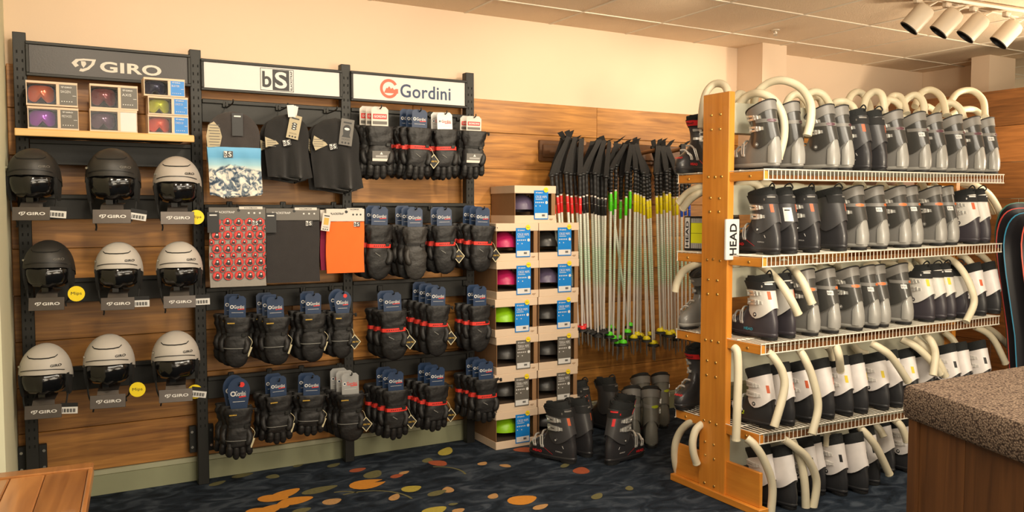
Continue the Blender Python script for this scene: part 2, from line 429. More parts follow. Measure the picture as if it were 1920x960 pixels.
# ------------------------------------------------------------------ boot dryer rack
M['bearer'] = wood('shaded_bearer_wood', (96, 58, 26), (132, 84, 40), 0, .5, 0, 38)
XG = 2.855; SY0, SY1 = 2.714, 3.297
X_END = 4.75
SH = [(1.605, 1.62), (1.206, 1.229), (.802, .815), (.384, .362)]   # near and far height of each wire shelf
def shz(i, x):
    if i == 4: return .012
    a, b = SH[i]; return a + (b - a) * (x - XG) / (X_END - XG)
rack = thing('boot_dryer_rack', 'tall double-sided honey oak boot drying rack with white wire shelves and hoses', 'rack', (XG, 3.0, 0))
O = V((XG, 3.0, 0))
mb = MB(); mb.box2((-.002, 2.932 - 3, .02), (.036, 3.112 - 3, 1.985), 0, .003)
post = mb.build('end_post', M['oak'], rack)
mb = MB(); mb.lathe([(.0, -.004), (.006, -.0035), (.0075, 0)], 10); mb.v = [(v[2] - .002, v[0], v[1]) for v in mb.v]
bolt = mb.build('bolt', M['bolt'], post)
first = True
for (px, py) in [(1334, 216), (1351, 214), (1334, 243), (1350, 242), (1328, 332), (1341, 332), (1353, 331), (1332, 371), (1349, 372), (1331, 397), (1348, 397),
                 (1326, 487), (1337, 486), (1350, 489), (1328, 524), (1345, 526), (1327, 551), (1345, 552), (1323, 637), (1334, 639), (1347, 642), (1326, 676), (1342, 680),
                 (1325, 703), (1342, 707), (1320, 788), (1331, 791), (1343, 796), (1322, 828), (1338, 834), (1322, 853), (1339, 861), (1321, 905), (1339, 912)]:
    p = at(px, py, X=XG - .002) - O
    b = bolt if first else bolt.copy()
    if not first: COL.objects.link(b); b.parent = post
    first = False
    b.location = (0, p.y, p.z)
# far post
mb = MB(); mb.box2((1.80, 2.932 - 3, .02), (1.836, 3.112 - 3, 1.6), 0, .003); mb.build('far_post', M['oak'], rack)
mb = MB(); mb.box2((.01, SY0 - 3, .035), (.03, SY1 - 3, .2), 0, .002); mb.build('base_board', M['oak_y'], rack)
mb = MB(); mb.box2((-.012, SY0 - 3.02, .0), (.05, SY1 - 2.98, .035), 0, .003); mb.build('foot_rail', M['oak_y'], rack)
L_ = X_END - XG
for i in range(4):
    z0, z1 = SH[i]; yA, yB = SY0 - 3, SY1 - 3
    zz = lambda x: z0 + (z1 - z0) * x / L_
    mb = MB()
    n = int(L_ / .0275)
    for k in range(n + 1):
        x = .005 + k * (L_ - .01) / n; z = zz(x)
        mb.tube([(x, yA, z - .045), (x, yA, z), (x, yB, z), (x, yB, z - .045)], .0024, 4)
    for y in (yA - .001, yB + .001, yA + .15, yB - .15, .0):
        mb.tube([(0, y, zz(0) + .001), (L_, y, zz(L_) + .001)], .0034, 5)
    for y in (yA - .001, yB + .001):
        mb.tube([(0, y, zz(0) - .046), (L_, y, zz(L_) - .046)], .0034, 5)
    sh = mb.build('wire_shelf', M['white_wire'], rack)
    for (ya, yb) in ((yA, 2.932 - 3), (3.112 - 3, yB)):
        mb = MB(); mb.box2((.006, ya, z0 - .048), (.03, yb, z0 - .006), 0, .002); mb.build('end_bracket', M['oak_y'], sh)
    # wooden bearer along both long edges, just behind the wire lip
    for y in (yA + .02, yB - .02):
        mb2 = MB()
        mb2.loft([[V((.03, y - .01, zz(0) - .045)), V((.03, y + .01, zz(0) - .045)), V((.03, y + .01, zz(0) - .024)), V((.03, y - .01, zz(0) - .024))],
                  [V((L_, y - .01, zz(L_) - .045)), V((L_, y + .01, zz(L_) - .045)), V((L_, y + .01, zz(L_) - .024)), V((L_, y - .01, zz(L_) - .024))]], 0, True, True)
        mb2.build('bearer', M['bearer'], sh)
    for y in (2.80 - 3, 3.22 - 3):
        b = bolt.copy(); COL.objects.link(b); b.parent = sh; b.location = (.008, y, z0 - .027)
# cream air ducts above every level
ducts = []
for i in range(5):
    zb = (SH[i][0] if i < 4 else 0) + (.19 if i < 4 else .14); zt = zb + .145
    dz = (SH[i][1] - SH[i][0]) if i < 4 else 0
    mb = MB(); r = lambda x, z: [V((x, -.02, z[0])), V((x, .062, z[0])), V((x, .062, z[1])), V((x, -.02, z[1]))]
    mb.loft([r(.036, (zb, zt)), r(L_ - .05, (zb + dz, zt + dz))], 0, True, True)
    ducts.append(mb.build('air_duct', M['cream_metal'], rack))
def hose(i, pts, r=.0195):
    """pts: (px, py, plane Y) along the hose"""
    P = [at(a, b, Y=y) - O for a, b, y in pts]
    c = curve(P, 7)
    mb = MB(); mb.tube(c, r, 10)
    # hollow mouth at the free end
    t = (c[-1] - c[-2]).normalized()
    mb.tube([c[-1], c[-1] + t * .006], [r * 1.08, r * 1.05], 10)
    o = mb.build('dryer_hose', M['hose'], ducts[i])
D_, F_ = 3.02, 2.70
for pts in [[(1315, 240, 3.2), (1317, 205, 3.2), (1324, 174, 3.2), (1341, 157, 3.17), (1361, 163, 3.1), (1368, 196, 3.04)],
            [(1366, 205, 3.04), (1384, 177, 3.1), (1398, 182, 3.12), (1404, 200, 3.14)],
            [(1382, 200, 3.03), (1402, 180, 2.98), (1425, 175, 2.9), (1451, 188, 2.84), (1468, 218, 2.8), (1470, 256, 2.79), (1460, 296, 2.8)],
            [(1414, 205, 3.03), (1417, 178, 3.0), (1440, 156, 2.94), (1470, 151, 2.86), (1500, 164, 2.79), (1519, 192, 2.72), (1520, 226, 2.69), (1514, 252, 2.69)],
            [(1470, 205, 3.03), (1482, 182, 3.03), (1498, 177, 3.0), (1514, 192, 2.96), (1520, 212, 2.94)],
            [(1496, 205, 3.04), (1518, 175, 3.04), (1540, 175, 3.02), (1556, 196, 2.98), (1560, 215, 2.96)],
            [(1505, 208, 3.05), (1522, 184, 3.1), (1536, 184, 3.12), (1545, 205, 3.12)],
            [(1560, 205, 3.04), (1566, 192, 3.0), (1585, 191, 2.96), (1600, 202, 2.92), (1606, 222, 2.9)],
            [(1588, 215, 3.05), (1592, 186, 3.08), (1604, 173, 3.1), (1618, 177, 3.1), (1630, 198, 3.06), (1632, 215, 3.05)],
            [(1617, 215, 3.03), (1624, 184, 3.0), (1640, 172, 2.96), (1654, 180, 2.92), (1659, 212, 2.9)],
            [(1640, 218, 3.04), (1656, 192, 3.06), (1674, 188, 3.04), (1690, 202, 3.0), (1694, 222, 2.98)],
            [(1655, 205, 3.04), (1672, 181, 3.06), (1690, 184, 3.02), (1700, 212, 2.96)],
            [(1680, 220, 3.04), (1698, 188, 3.0), (1716, 178, 2.96), (1730, 190, 2.92), (1733, 214, 2.9)],
            [(1715, 200, 3.04), (1728, 174, 3.06), (1748, 169, 3.02), (1766, 184, 2.96), (1774, 215, 2.9)],
            [(1750, 220, 3.04), (1764, 198, 3.0), (1784, 193, 2.96), (1800, 204, 2.92), (1807, 222, 2.9)],
            [(1778, 200, 3.04), (1795, 175, 3.06), (1822, 170, 3.02), (1843, 188, 2.96), (1847, 218, 2.9)],
            [(1780, 218, 3.05), (1804, 206, 3.06), (1826, 206, 3.04), (1842, 218, 3.0)],
            [(1718, 212, 3.05), (1738, 200, 3.08), (1756, 212, 3.1)]]:
    hose(0, pts)
for pts in [[(1330, 352, 3.1), (1310, 352, 3.16), (1290, 362, 3.24), (1274, 378, 3.3)], [(1332, 356, 3.1), (1312, 362, 3.15), (1294, 374, 3.22), (1281, 390, 3.28)],
            [(1378, 366, 3.03), (1384, 348, 3.03), (1398, 342, 3.0), (1418, 345, 2.97), (1428, 356, 2.95)],
            [(1408, 368, 3.03), (1418, 350, 3.06), (1440, 345, 3.06), (1452, 356, 3.04)],
            [(1478, 365, 3.03), (1486, 350, 3.03), (1504, 352, 3.0)], [(1566, 362, 3.03), (1576, 348, 3.0), (1590, 362, 2.95)],
            [(1596, 370, 3.02), (1606, 346, 2.98), (1617, 348, 2.93), (1620, 366, 2.9)], [(1640, 366, 3.02), (1650, 346, 2.98), (1660, 352, 2.94), (1663, 366, 2.9)],
            [(1674, 366, 3.02), (1686, 346, 2.98), (1692, 358, 2.92)], [(1716, 362, 3.02), (1728, 345, 2.98), (1734, 360, 2.92)],
            [(1744, 362, 3.02), (1752, 348, 3.0), (1758, 362, 2.95)], [(1766, 366, 3.03), (1772, 348, 3.03), (1784, 345, 3.0)],
            [(1800, 343, 3.02), (1826, 347, 2.96), (1852, 362, 2.92), (1870, 388, 2.9), (1878, 412, 2.9)],
            [(1806, 346, 3.02), (1830, 354, 2.98), (1850, 372, 2.96), (1864, 398, 2.95)]]:
    hose(1, pts)
for pts in [[(1325, 490, 3.12), (1304, 496, 3.18), (1282, 508, 3.26), (1270, 528, 3.3), (1266, 545, 3.31)],
            [(1372, 520, 3.03), (1376, 500, 3.02), (1386, 492, 3.0)], [(1408, 512, 3.03), (1418, 495, 3.0), (1432, 494, 2.96)],
            [(1420, 494, 2.96), (1438, 506, 2.86), (1462, 530, 2.77), (1482, 560, 2.71), (1496, 588, 2.69)],
            [(1476, 494, 2.86), (1490, 508, 2.78), (1506, 530, 2.71), (1522, 568, 2.68)],
            [(1460, 510, 3.03), (1462, 496, 3.0), (1470, 492, 2.95)], [(1534, 508, 3.0), (1536, 494, 2.96), (1530, 490, 2.9)], [(1572, 508, 3.0), (1568, 494, 2.95), (1560, 490, 2.9)],
            [(1622, 500, 2.95), (1640, 496, 2.9), (1650, 505, 2.86)], [(1656, 492, 2.95), (1676, 497, 2.88), (1690, 506, 2.84)], [(1690, 490, 2.95), (1702, 496, 2.88), (1706, 503, 2.85)],
            [(1720, 484, 2.95), (1730, 492, 2.88), (1734, 500, 2.85)],
            [(1768, 481, 2.86), (1790, 492, 2.78), (1808, 513, 2.72), (1822, 543, 2.68), (1826, 570, 2.67), (1812, 602, 2.67)],
            [(1800, 478, 2.9), (1812, 485, 2.85), (1822, 496, 2.82)], [(1834, 474, 2.92), (1852, 490, 2.9), (1870, 514, 2.88)]]:
    hose(2, pts)
for pts in [[(1376, 652, 2.78), (1382, 660, 2.76), (1384, 700, 2.75), (1382, 770, 2.74), (1380, 824, 2.74)],
            [(1440, 660, 2.74), (1452, 672, 2.7), (1467, 698, 2.68), (1470, 732, 2.67), (1452, 798, 2.67)],
            [(1498, 655, 2.74), (1510, 675, 2.7), (1524, 710, 2.68), (1534, 762, 2.66), (1523, 812, 2.65)],
            [(1568, 650, 2.72), (1573, 668, 2.7), (1576, 694, 2.74)], [(1550, 648, 2.8), (1558, 658, 2.8), (1562, 672, 2.8)],
            [(1634, 644, 2.74), (1652, 654, 2.7), (1672, 670, 2.68), (1702, 714, 2.67)], [(1690, 636, 2.8), (1720, 652, 2.74), (1750, 682, 2.7), (1762, 700, 2.69)],
            [(1714, 634, 2.8), (1740, 655, 2.74), (1760, 680, 2.7), (1772, 704, 2.69)],
            [(1734, 628, 2.76), (1747, 642, 2.7), (1754, 665, 2.68), (1750, 702, 2.67)], [(1828, 613, 2.85), (1850, 624, 2.82), (1866, 642, 2.8), (1885, 680, 2.78)],
            [(1845, 611, 2.9), (1868, 626, 2.88), (1892, 650, 2.86)], [(1600, 648, 2.95), (1612, 660, 2.92), (1624, 664, 2.9)], [(1770, 622, 2.95), (1784, 634, 2.92), (1792, 646, 2.9)]]:
    hose(3, pts)
for pts in [[(1318, 786, 3.13), (1294, 792, 3.2), (1274, 812, 3.27), (1265, 842, 3.3), (1269, 880, 3.31), (1285, 915, 3.33)],
            [(1322, 792, 3.1), (1306, 804, 3.1), (1299, 826, 3.1), (1300, 848, 3.1), (1306, 868, 3.1)],
            [(1400, 822, 2.76), (1416, 836, 2.73), (1434, 866, 2.71), (1448, 910, 2.7), (1445, 966, 2.7)],
            [(1470, 824, 2.72), (1490, 838, 2.7), (1514, 860, 2.68), (1531, 903, 2.67), (1523, 960, 2.67)],
            [(1478, 812, 2.78), (1488, 832, 2.74), (1502, 866, 2.71), (1509, 910, 2.69), (1511, 968, 2.68)],
            [(1610, 800, 2.74), (1628, 818, 2.7), (1645, 842, 2.68), (1667, 888, 2.67)], [(1545, 800, 2.8), (1551, 815, 2.78), (1551, 834, 2.78)],
            [(1676, 786, 2.74), (1690, 800, 2.71), (1700, 826, 2.7)], [(1640, 796, 2.85), (1650, 806, 2.82), (1656, 818, 2.8)]]:
    hose(4, pts)
# ------------------------------------------------------------------ ski boots
def bm(name, col, rough=.42, **k): return mat(name, col, rough, var=.08, scale=25, **k)
BM = dict(
    grey_shell=bm('smoky_grey_shell', (118, 116, 112), .32, coat=.2), grey_cuff=bm('translucent_smoke_cuff', (66, 65, 62), .28, coat=.35),
    silver_heel=bm('silver_heel_plate', (152, 150, 144), .3, coat=.2), collar=bm('grey_collar', (126, 123, 118), .4), rim=bm('black_rim', (22, 22, 22), .6),
    sole=bm('black_sole', (30, 30, 30), .7), liner=bm('black_liner_fabric', (30, 32, 32), .9, bump=.2), liner_g=bm('grey_liner_fabric', (92, 90, 88), .85),
    steel=mat('buckle_steel', (222, 220, 214), .28, .55), dark=bm('black_shell', (46, 45, 47), .36, coat=.15), dark2=bm('charcoal_cuff', (66, 65, 66), .38, coat=.15),
    badge_w=bm('wine_badge', (94, 62, 70), .3), badge_o=bm('orange_badge', (214, 112, 62), .35), badge_l=bm('lime_badge', (186, 200, 40), .4),
    strap=bm('black_power_strap', (34, 34, 34), .85), orange=bm('orange_mark', (206, 92, 48), .5), red=bm('red_shell_print', (224, 44, 46), .45),
    teal=bm('teal_print', (46, 160, 190), .45), white_cuff=bm('white_cuff', (212, 208, 200), .38), kid_cuff=bm('bright_white_cuff', (232, 226, 222), .36),
    plum=bm('plum_black_shell', (58, 54, 60), .38), kid_low=bm('black_kid_shell', (46, 46, 48), .4), ymark=bm('yellow_mark', (222, 196, 40), .5),
    bmark=bm('black_mark', (30, 30, 32), .5), lime=bm('lime_print', (196, 220, 40), .5), olive=bm('olive_grey_shell', (112, 110, 102), .32, coat=.2),
    wbuckle=bm('white_plastic_buckle', (214, 210, 204), .4), wprint=bm('white_shell_print', (214, 212, 208), .5), blue=bm('royal_blue_band', (40, 84, 180), .5))

UZ_ = V((0, 0, 1))
def sgp(v, p): return math.copysign(abs(v) ** p, v)
SHELL = [(.012, -.002, .292, .043), (.030, -.006, .299, .0485), (.052, -.008, .300, .0505), (.072, -.008, .293, .0505), (.090, -.007, .272, .049),
         (.106, -.004, .243, .047), (.124, 0, .212, .0455), (.145, .004, .186, .0445), (.165, .008, .172, .0435), (.185, .010, .166, .0425)]
def shell_at(z):
    for a, b in zip(SHELL, SHELL[1:]):
        if a[0] <= z <= b[0]:
            t = (z - a[0]) / (b[0] - a[0]); return [a[i] + (b[i] - a[i]) * t for i in range(1, 4)]
    return list(SHELL[0][1:] if z < SHELL[0][0] else SHELL[-1][1:])
def sring(z, yb, yf, hw, n=24, e=2.6, grow=0.):
    yc = (yb + yf) / 2; hl = (yf - yb) / 2 + grow; out = []
    for k in range(n):
        a = 2 * pi * k / n; x = (hw + grow) * sgp(cos(a), 2 / e); y = yc + hl * sgp(sin(a), 2 / e)
        t = (y - yb) / max(yf - yb, .01)
        if yf - yb > .2: x *= .80 + .2 * min(1, max(0, (t - .1) / .45))
        out.append(V((x, y, z)))
    return out
CUFF = [(.09, -.004, .190, .046), (.12, -.004, .180, .0465), (.15, .000, .167, .0465), (.18, .007, .160, .0462), (.21, .015, .158, .0465),
        (.24, .023, .164, .048), (.27, .030, .177, .051), (.30, .036, .194, .0545), (.34, .044, .214, .057)]
def cuff_pt(a, z, g=0.):
    """point on the cuff wall at angle a (0 = medial side, pi = lateral, pi/2 = shin)"""
    zz = min(max(z, .0901), .3399)
    for p, q in zip(CUFF, CUFF[1:]):
        if p[0] <= zz <= q[0]:
            t = (zz - p[0]) / (q[0] - p[0]); yb, yf, hw = [p[i] + (q[i] - p[i]) * t for i in (1, 2, 3)]
            break
    yc = (yb + yf) / 2; hl = (yf - yb) / 2 + g
    return V(((hw + g) * sgp(cos(a), .88), yc + hl * sgp(sin(a), .88), z))
def band(mb, fn, a0, a1, z0, z1, thick, n=10, m=0, zc=None):
    """strip wrapped over a surface fn(angle, z, grow)"""
    rings = []
    for k in range(n + 1):
        t = k / n; a = a0 + (a1 - a0) * t; dz = zc(t) if zc else 0
        rings.append([fn(a, z0 + dz, 0.0005), fn(a, z0 + dz, thick), fn(a, z1 + dz, thick), fn(a, z1 + dz, .0005)])
    mb.loft(rings, m, True, True)
def zlow(a):
    s = sin(a)
    return .104 + (.082 * s ** 1.5 if s > 0 else .060 * (-s) ** 1.4)

def make_boot(style, right=False):
    """toe towards +Y, heel at the origin; left boots carry their buckles on -X"""
    S = style; sx = -1 if right else 1
    root = thing('ski_boot', 'ski boot', 'ski boot')
    MX = Matrix.Scale(sx, 4, (1, 0, 0))
    def nb():
        b = MB(); b.M = MX; return b
    def lettering(mb, t, c, h, w, m, ux=V((0, -1, 0)), uy=V((0, 0, 1)), bold=0):
        # outer side lettering, always readable from outside
        if right: mb.M = None; c = V((-c[0], c[1], c[2])); ux = V((-ux.x, -ux.y, ux.z))
        mb.text(t, c, h, ux, uy, w, m, bold); mb.M = MX
    kid = S.get('kid'); top = S.get('top', .30)
    # lower shell with heel and toe lugs
    mb = nb(); mb.loft([sring(*r) for r in SHELL], 0, True, True)
    if S.get('heel'):   # raised heel plate rising up the back
        for i, (a0, a1) in enumerate(((-pi * .86, -pi * .14),)):
            rr = []
            for z in (.030, .05, .08, .11, .135, .155, .168):
                yb, yf, hw = shell_at(z); wd = 1 if z < .12 else 1 - (z - .12) / .06
                ring = []
                for k in range(11):
                    t = k / 10; a = -pi / 2 + (t - .5) * pi * .78 * max(.25, wd)
                    yc = .055; g = .0035 if 0 < k < 10 else -.002
                    ring.append(V(((hw * .86 + g) * sgp(cos(a), .8), yc + (yc - yb + g) * sgp(sin(a), .8), z)))
                rr.append(ring)
            mb.loft(rr, 1, closed=False)
    mb.loft([sring(z, yb, yf, hw, grow=g) for z, yb, yf, hw, g in ((.018, -.004, .296, .045, .002), (.022, -.004, .296, .045, .005), (.030, -.004, .297, .046, .005), (.034, -.005, .298, .047, .001))], 2 if kid or S.get('heel') else 0)
    mb.build('lower_shell', [S['shell'], S.get('heel', S['shell']), S.get('welt', S['shell'])], root)
    mb = nb()
    mb.loft([sring(0, .0, .085, .034, 16), sring(.014, -.003, .09, .036, 16)], 0, True, True)
    mb.loft([sring(0, .165, .285, .038, 16), sring(.014, .155, .29, .042, 16)], 0, True, True)
    mb.box((0, .12, .010), (.05, .12, .006)); mb.build('sole', S.get('sole', BM['sole']), root)
    # cuff
    mb = nb(); n = 32; rings = []
    ztop = lambda a: top - (.034 if S.get('collar') else .018 if not kid else .028) * sin(a)
    for t in (0, .12, .3, .5, .7, .88, 1):
        rings.append([cuff_pt(2 * pi * k / n, zlow(2 * pi * k / n) * (1 - t) + ztop(2 * pi * k / n) * t, .0045) for k in range(n)])
    rings.insert(0, [cuff_pt(2 * pi * k / n, zlow(2 * pi * k / n), -.003) for k in range(n)])
    mb.loft(rings)
    mb.build('cuff', S['cuff'], root)
    # pivot rivet
    mb = nb(); c = V((-.0505, .095, .125)); mb.M = MX @ Matrix.Translation(c) @ Matrix.Rotation(-pi / 2, 4, 'Y')
    mb.lathe([(0, .004), (.005, .0038), (.006, .002)], 10, 0); mb.lathe([(.006, .0025), (.011, .002), (.012, 0)], 12, 1)
    mb.build('pivot_rivet', [BM['steel'], S['shell']], root)
    if S.get('collar'):
        mb = nb(); r = []
        zz = lambda a, q: ztop(a) - .035 + q * .05
        for q, g in ((0, .0046), (.02, .008), (.5, .008), (.85, .009), (.97, .008)):
            r.append([cuff_pt(2 * pi * k / n, zz(2 * pi * k / n, q), g) for k in range(n)])
        mb.loft(r, 0)
        mb.loft([[cuff_pt(2 * pi * k / n, zz(2 * pi * k / n, q), g) for k in range(n)] for q, g in ((.95, .0105), (1.06, .0105), (1.1, .004), (1.0, .002))], 1)
        # lens-shaped window on the spoiler
        mb.build('collar', [S['collar'], BM['rim']], root)
        mb = nb(); r = []
        band(mb, cuff_pt, -pi * 1.02, 0.02 * pi, top - .066, top - .048, .0065, 14)
        mb.build('cuff_band', S['collar'], root)
        mb = nb(); cz = top - .057
        ctr = [cuff_pt(-pi / 2 - .25 * k, cz, .0075) for k in (-1.6, 1.6)]
        a0 = -pi * .62; pts = []
        for k in range(16):
            b = 2 * pi * k / 16
            pts.append(cuff_pt(a0 + .42 * cos(b), cz + .0085 * sin(b), .0082))
        mb.add(pts + [cuff_pt(a0, cz, .0095)], [(k, (k + 1) % 16, 16) for k in range(16)], 0)
        mb.build('brand_badge', S['badge'], root)
    # liner
    lt = S.get('liner_top', .335); mb = nb(); r = []
    lz = lambda a, q: ztop(a) - .03 + q * (lt - top + .03)
    for q, g in ((0, -.001), (.5, .0), (.85, .001), (1.0, -.003), (.97, -.013), (.2, -.018), (-1.2, -.02)):
        r.append([cuff_pt(2 * pi * k / 24, lz(2 * pi * k / 24, q), g) for k in range(24)])
    mb.loft(r)
    if not kid and not S.get('collar'):   # tongue standing up in front and a pull loop behind
        tr = []
        for z, y, w in ((top - .06, .150, .034), (top + .005, .168, .036), (top + .03, .176, .032), (top + .038, .178, .02)):
            tr.append([V((-w, y - .012, z)), V((-w * .5, y + .006, z)), V((w * .5, y + .006, z)), V((w, y - .012, z)), V((w * .5, y - .006, z)), V((-w * .5, y - .006, z))])
        mb.loft(tr, 0, True, True)
    mb.build('liner', S['liner'], root)
    # power strap
    if S.get('strap'):
        mb = nb(); band(mb, cuff_pt, .2 * pi, 1.9 * pi, top - .028, top + .012, .0075, 26)
        mb.build('power_strap', BM['strap'], root)
        mb = nb(); mb.disc(cuff_pt(pi * 1.2, top - .008, .009), .006, (0, 1, 0), (0, 0, 1), 12, 0)
        band(mb, cuff_pt, pi * 1.28, pi * 1.5, top + .001, top + .009, .0085, 6)
        mb.build('strap_rivet', BM['collar'] if not S.get('strap_mark') else S['strap_mark'], root)
        if S.get('redband'):
            mb = nb(); band(mb, cuff_pt, .22 * pi, .80 * pi, top - .022, top + .006, .0095, 12); rb = mb.build('strap_end', BM['red'], root)
            m3 = MB(); m3.text('HEAD', V((0, .283, .082)), .012, V((-1, 0, 0)), V((0, -.62, .78)), .052, 0, .025); m3.build('toe_lettering', BM['red'], root)
            mb = MB(); mb.text('HEAD', V((0, cuff_pt(pi / 2, top - .008, .0105).y, top - .008)), .012, V((-1, 0, 0)), UZ_, .05, 0, .025); mb.build('strap_lettering', M['black'], rb)
        if S.get('loop', True):
            mb = nb(); p = cuff_pt(-pi / 2, lt + .0, 0)
            mb.tube(curve([p + V((0, .012, -.005)), p + V((-.004, -.012, .012)), p + V((0, .004, .034)), p + V((.006, .03, .018)), p + V((.004, .034, -.004))], 4), .004, 6)
            mb.build('pull_loop', BM['strap'], root)
    # buckles on the cuff and over the instep
    bmt = S.get('buckle', BM['steel'])
    for z in S.get('bz', (.262, .205)):
        mb = nb()
        band(mb, cuff_pt, pi * .52, pi * .80, z - .006, z + .006, .010, 8)                 # ladder strap
        for q in range(5): band(mb, cuff_pt, pi * (.55 + q * .04), pi * (.565 + q * .04), z - .007, z + .007, .013, 1)
        band(mb, cuff_pt, pi * .74, pi * 1.0, z + .005, z + .015, .015, 6, zc=lambda t: -.004 * t)     # lever rails
        band(mb, cuff_pt, pi * .74, pi * 1.0, z - .017, z - .007, .015, 6, zc=lambda t: .003 * t)
        band(mb, cuff_pt, pi * .96, pi * 1.05, z - .012, z + .010, .013, 3)
        band(mb, cuff_pt, pi * .72, pi * .77, z - .016, z + .014, .012, 2)
        band(mb, cuff_pt, pi * 1.0, pi * 1.12, z - .009, z + .007, .009, 3)
        mb.build('buckle', bmt, root)
    for y, zt in ((.196, .142), (.246, .115)):
        mb = nb()
        base = [V((-.048, y - .012, .072)), V((-.0455, y - .006, .092)), V((-.036, y, zt - .012)), V((-.014, y + .004, zt + .006)), V((.016, y + .006, zt + .006))]
        for dy in (-.007, .007):
            mb.tube([p + V((-.004, dy, .002)) for p in curve(base[:3], 3)], .0034, 5)
        mb.tube([p + V((0, 0, .004)) for p in curve(base[2:], 3)], .0055, 6)
        mb.box(base[0] + V((-.003, 0, .004)), (.008, .022, .014), 0, .003)
        mb.box(base[2] + V((-.003, 0, .002)), (.008, .022, .010), 0, .003)
        mb.build('buckle', bmt, root)
    # printed marks
    if S.get('mark'):
        mb = nb(); c = -pi * .66 if not right else -pi * .66
        band(mb, cuff_pt, -pi * .70, -pi * .60, top - .072, top - .032, .0056, 3)
        mb.build('size_mark', S['mark'], root)
    if S.get('word'):
        mb = nb(); lettering(mb, 'HEAD', (-.0535, S.get('word_y', .215), .048), .014, .060, 0, bold=.025)
        mb.build('shell_lettering', S['word'], root)
    if S.get('formula'):
        mb = nb(); lettering(mb, 'FORMULA', (-.0468, .075, .062), .007, .044, 0)
        mb.poly([V((-.0475, .05, .098)), V((-.0475, .055, .098)), V((-.0475, .047, .084)), V((-.0475, .042, .084))], 0)
        mb.build('side_lettering', BM['wprint'], root)
        mb = nb(); mb.poly([V((-.0535, .168, .072)), V((-.0535, .172, .072)), V((-.0485, .118, .040)), V((-.0485, .114, .040))])
        mb.build('side_stripe', BM['red'], root)
    if S.get('jmark'):
        mb = nb(); p = V((-.0515, .165, .062))
        mb.poly([p + V((0, -.004, .014)), p + V((0, .003, .014)), p + V((0, .003, -.004)), p + V((0, -.004, -.004))])
        mb.poly([p + V((0, -.004, .002)), p + V((0, .012, -.003)), p + V((0, .012, -.009)), p + V((0, -.004, -.006))])
        mb.build('side_mark', BM['lime'], root)
    return root

B = BM
ST = dict(
    grey=dict(shell=B['grey_shell'], cuff=B['grey_cuff'], heel=B['silver_heel'], welt=B['silver_heel'], collar=B['collar'], badge=B['badge_w'], liner=B['liner_g'], liner_top=.305),
    greyo=dict(shell=B['grey_shell'], cuff=B['grey_cuff'], heel=B['silver_heel'], welt=B['silver_heel'], collar=B['collar'], badge=B['badge_o'], liner=B['liner_g'], liner_top=.305),
    formula=dict(shell=B['dark'], cuff=B['dark2'], liner=B['liner'], strap=True, mark=B['orange'], word=B['red'], formula=True, top=.285, bz=(.238, .192), liner_top=.325),
    race=dict(redband=True, shell=B['dark'], cuff=B['dark2'], liner=B['liner'], strap=True, strap_mark=B['red'], mark=B['red'], word=B['red'], formula=True, top=.285, bz=(.238, .192), liner_top=.33),
    edge=dict(shell=B['plum'], cuff=B['white_cuff'], liner=B['liner'], strap=True, strap_mark=B['offwhite'] if 'offwhite' in B else BM['wprint'], mark=B['orange'], word=B['teal'], word_y=.135, top=.28, bz=(.235, .19), liner_top=.318),
    edgey=dict(shell=B['plum'], cuff=B['white_cuff'], liner=B['liner'], strap=True, strap_mark=BM['wprint'], mark=B['ymark'], word=B['teal'], word_y=.135, top=.28, bz=(.235, .19), liner_top=.318),
    kido=dict(kid=True, shell=B['kid_low'], cuff=B['kid_cuff'], liner=B['liner'], mark=B['orange'], jmark=True, top=.268, bz=(.23, .178), liner_top=.322, buckle=B['wbuckle']),
    kidy=dict(kid=True, shell=B['kid_low'], cuff=B['kid_cuff'], liner=B['liner'], mark=B['ymark'], jmark=True, top=.268, bz=(.23, .178), liner_top=.322, buckle=B['wbuckle']),
    kidb=dict(kid=True, shell=B['kid_low'], cuff=B['kid_cuff'], liner=B['liner'], mark=B['bmark'], jmark=True, top=.268, bz=(.23, .178), liner_top=.322, buckle=B['wbuckle']),
    olive=dict(shell=B['olive'], cuff=B['olive'], heel=B['olive'], welt=B['olive'], collar=B['collar'], badge=B['badge_l'], liner=B['liner'], liner_top=.33),
)
PROTO = {}; used_boot = set()
def boot(style, right, loc, rz, label, group, s=1.0, tilt=0):
    k = (style, right)
    if k not in PROTO: PROTO[k] = make_boot(ST[style], right); o = PROTO[k]
    else: o = None
    if o is None: o = dup(PROTO[k], loc)
    o.location = loc; o.rotation_euler = (tilt, 0, rz); o.scale = (s * .88, s * .95, s * .93); o['label'] = label; o['group'] = group
    return o
LOOK = dict(grey='smoke-grey boot with silver heel', greyo='smoke-grey boot with orange badge', formula='black boot with red lettering', race='black boot with red strap',
            edge='white and plum boot', edgey='white and plum boot', kido='white and black boot', kidy='white and black boot', kidb='white and black boot')
LEVEL = ['top shelf', 'second shelf', 'third shelf', 'fourth shelf', 'floor']
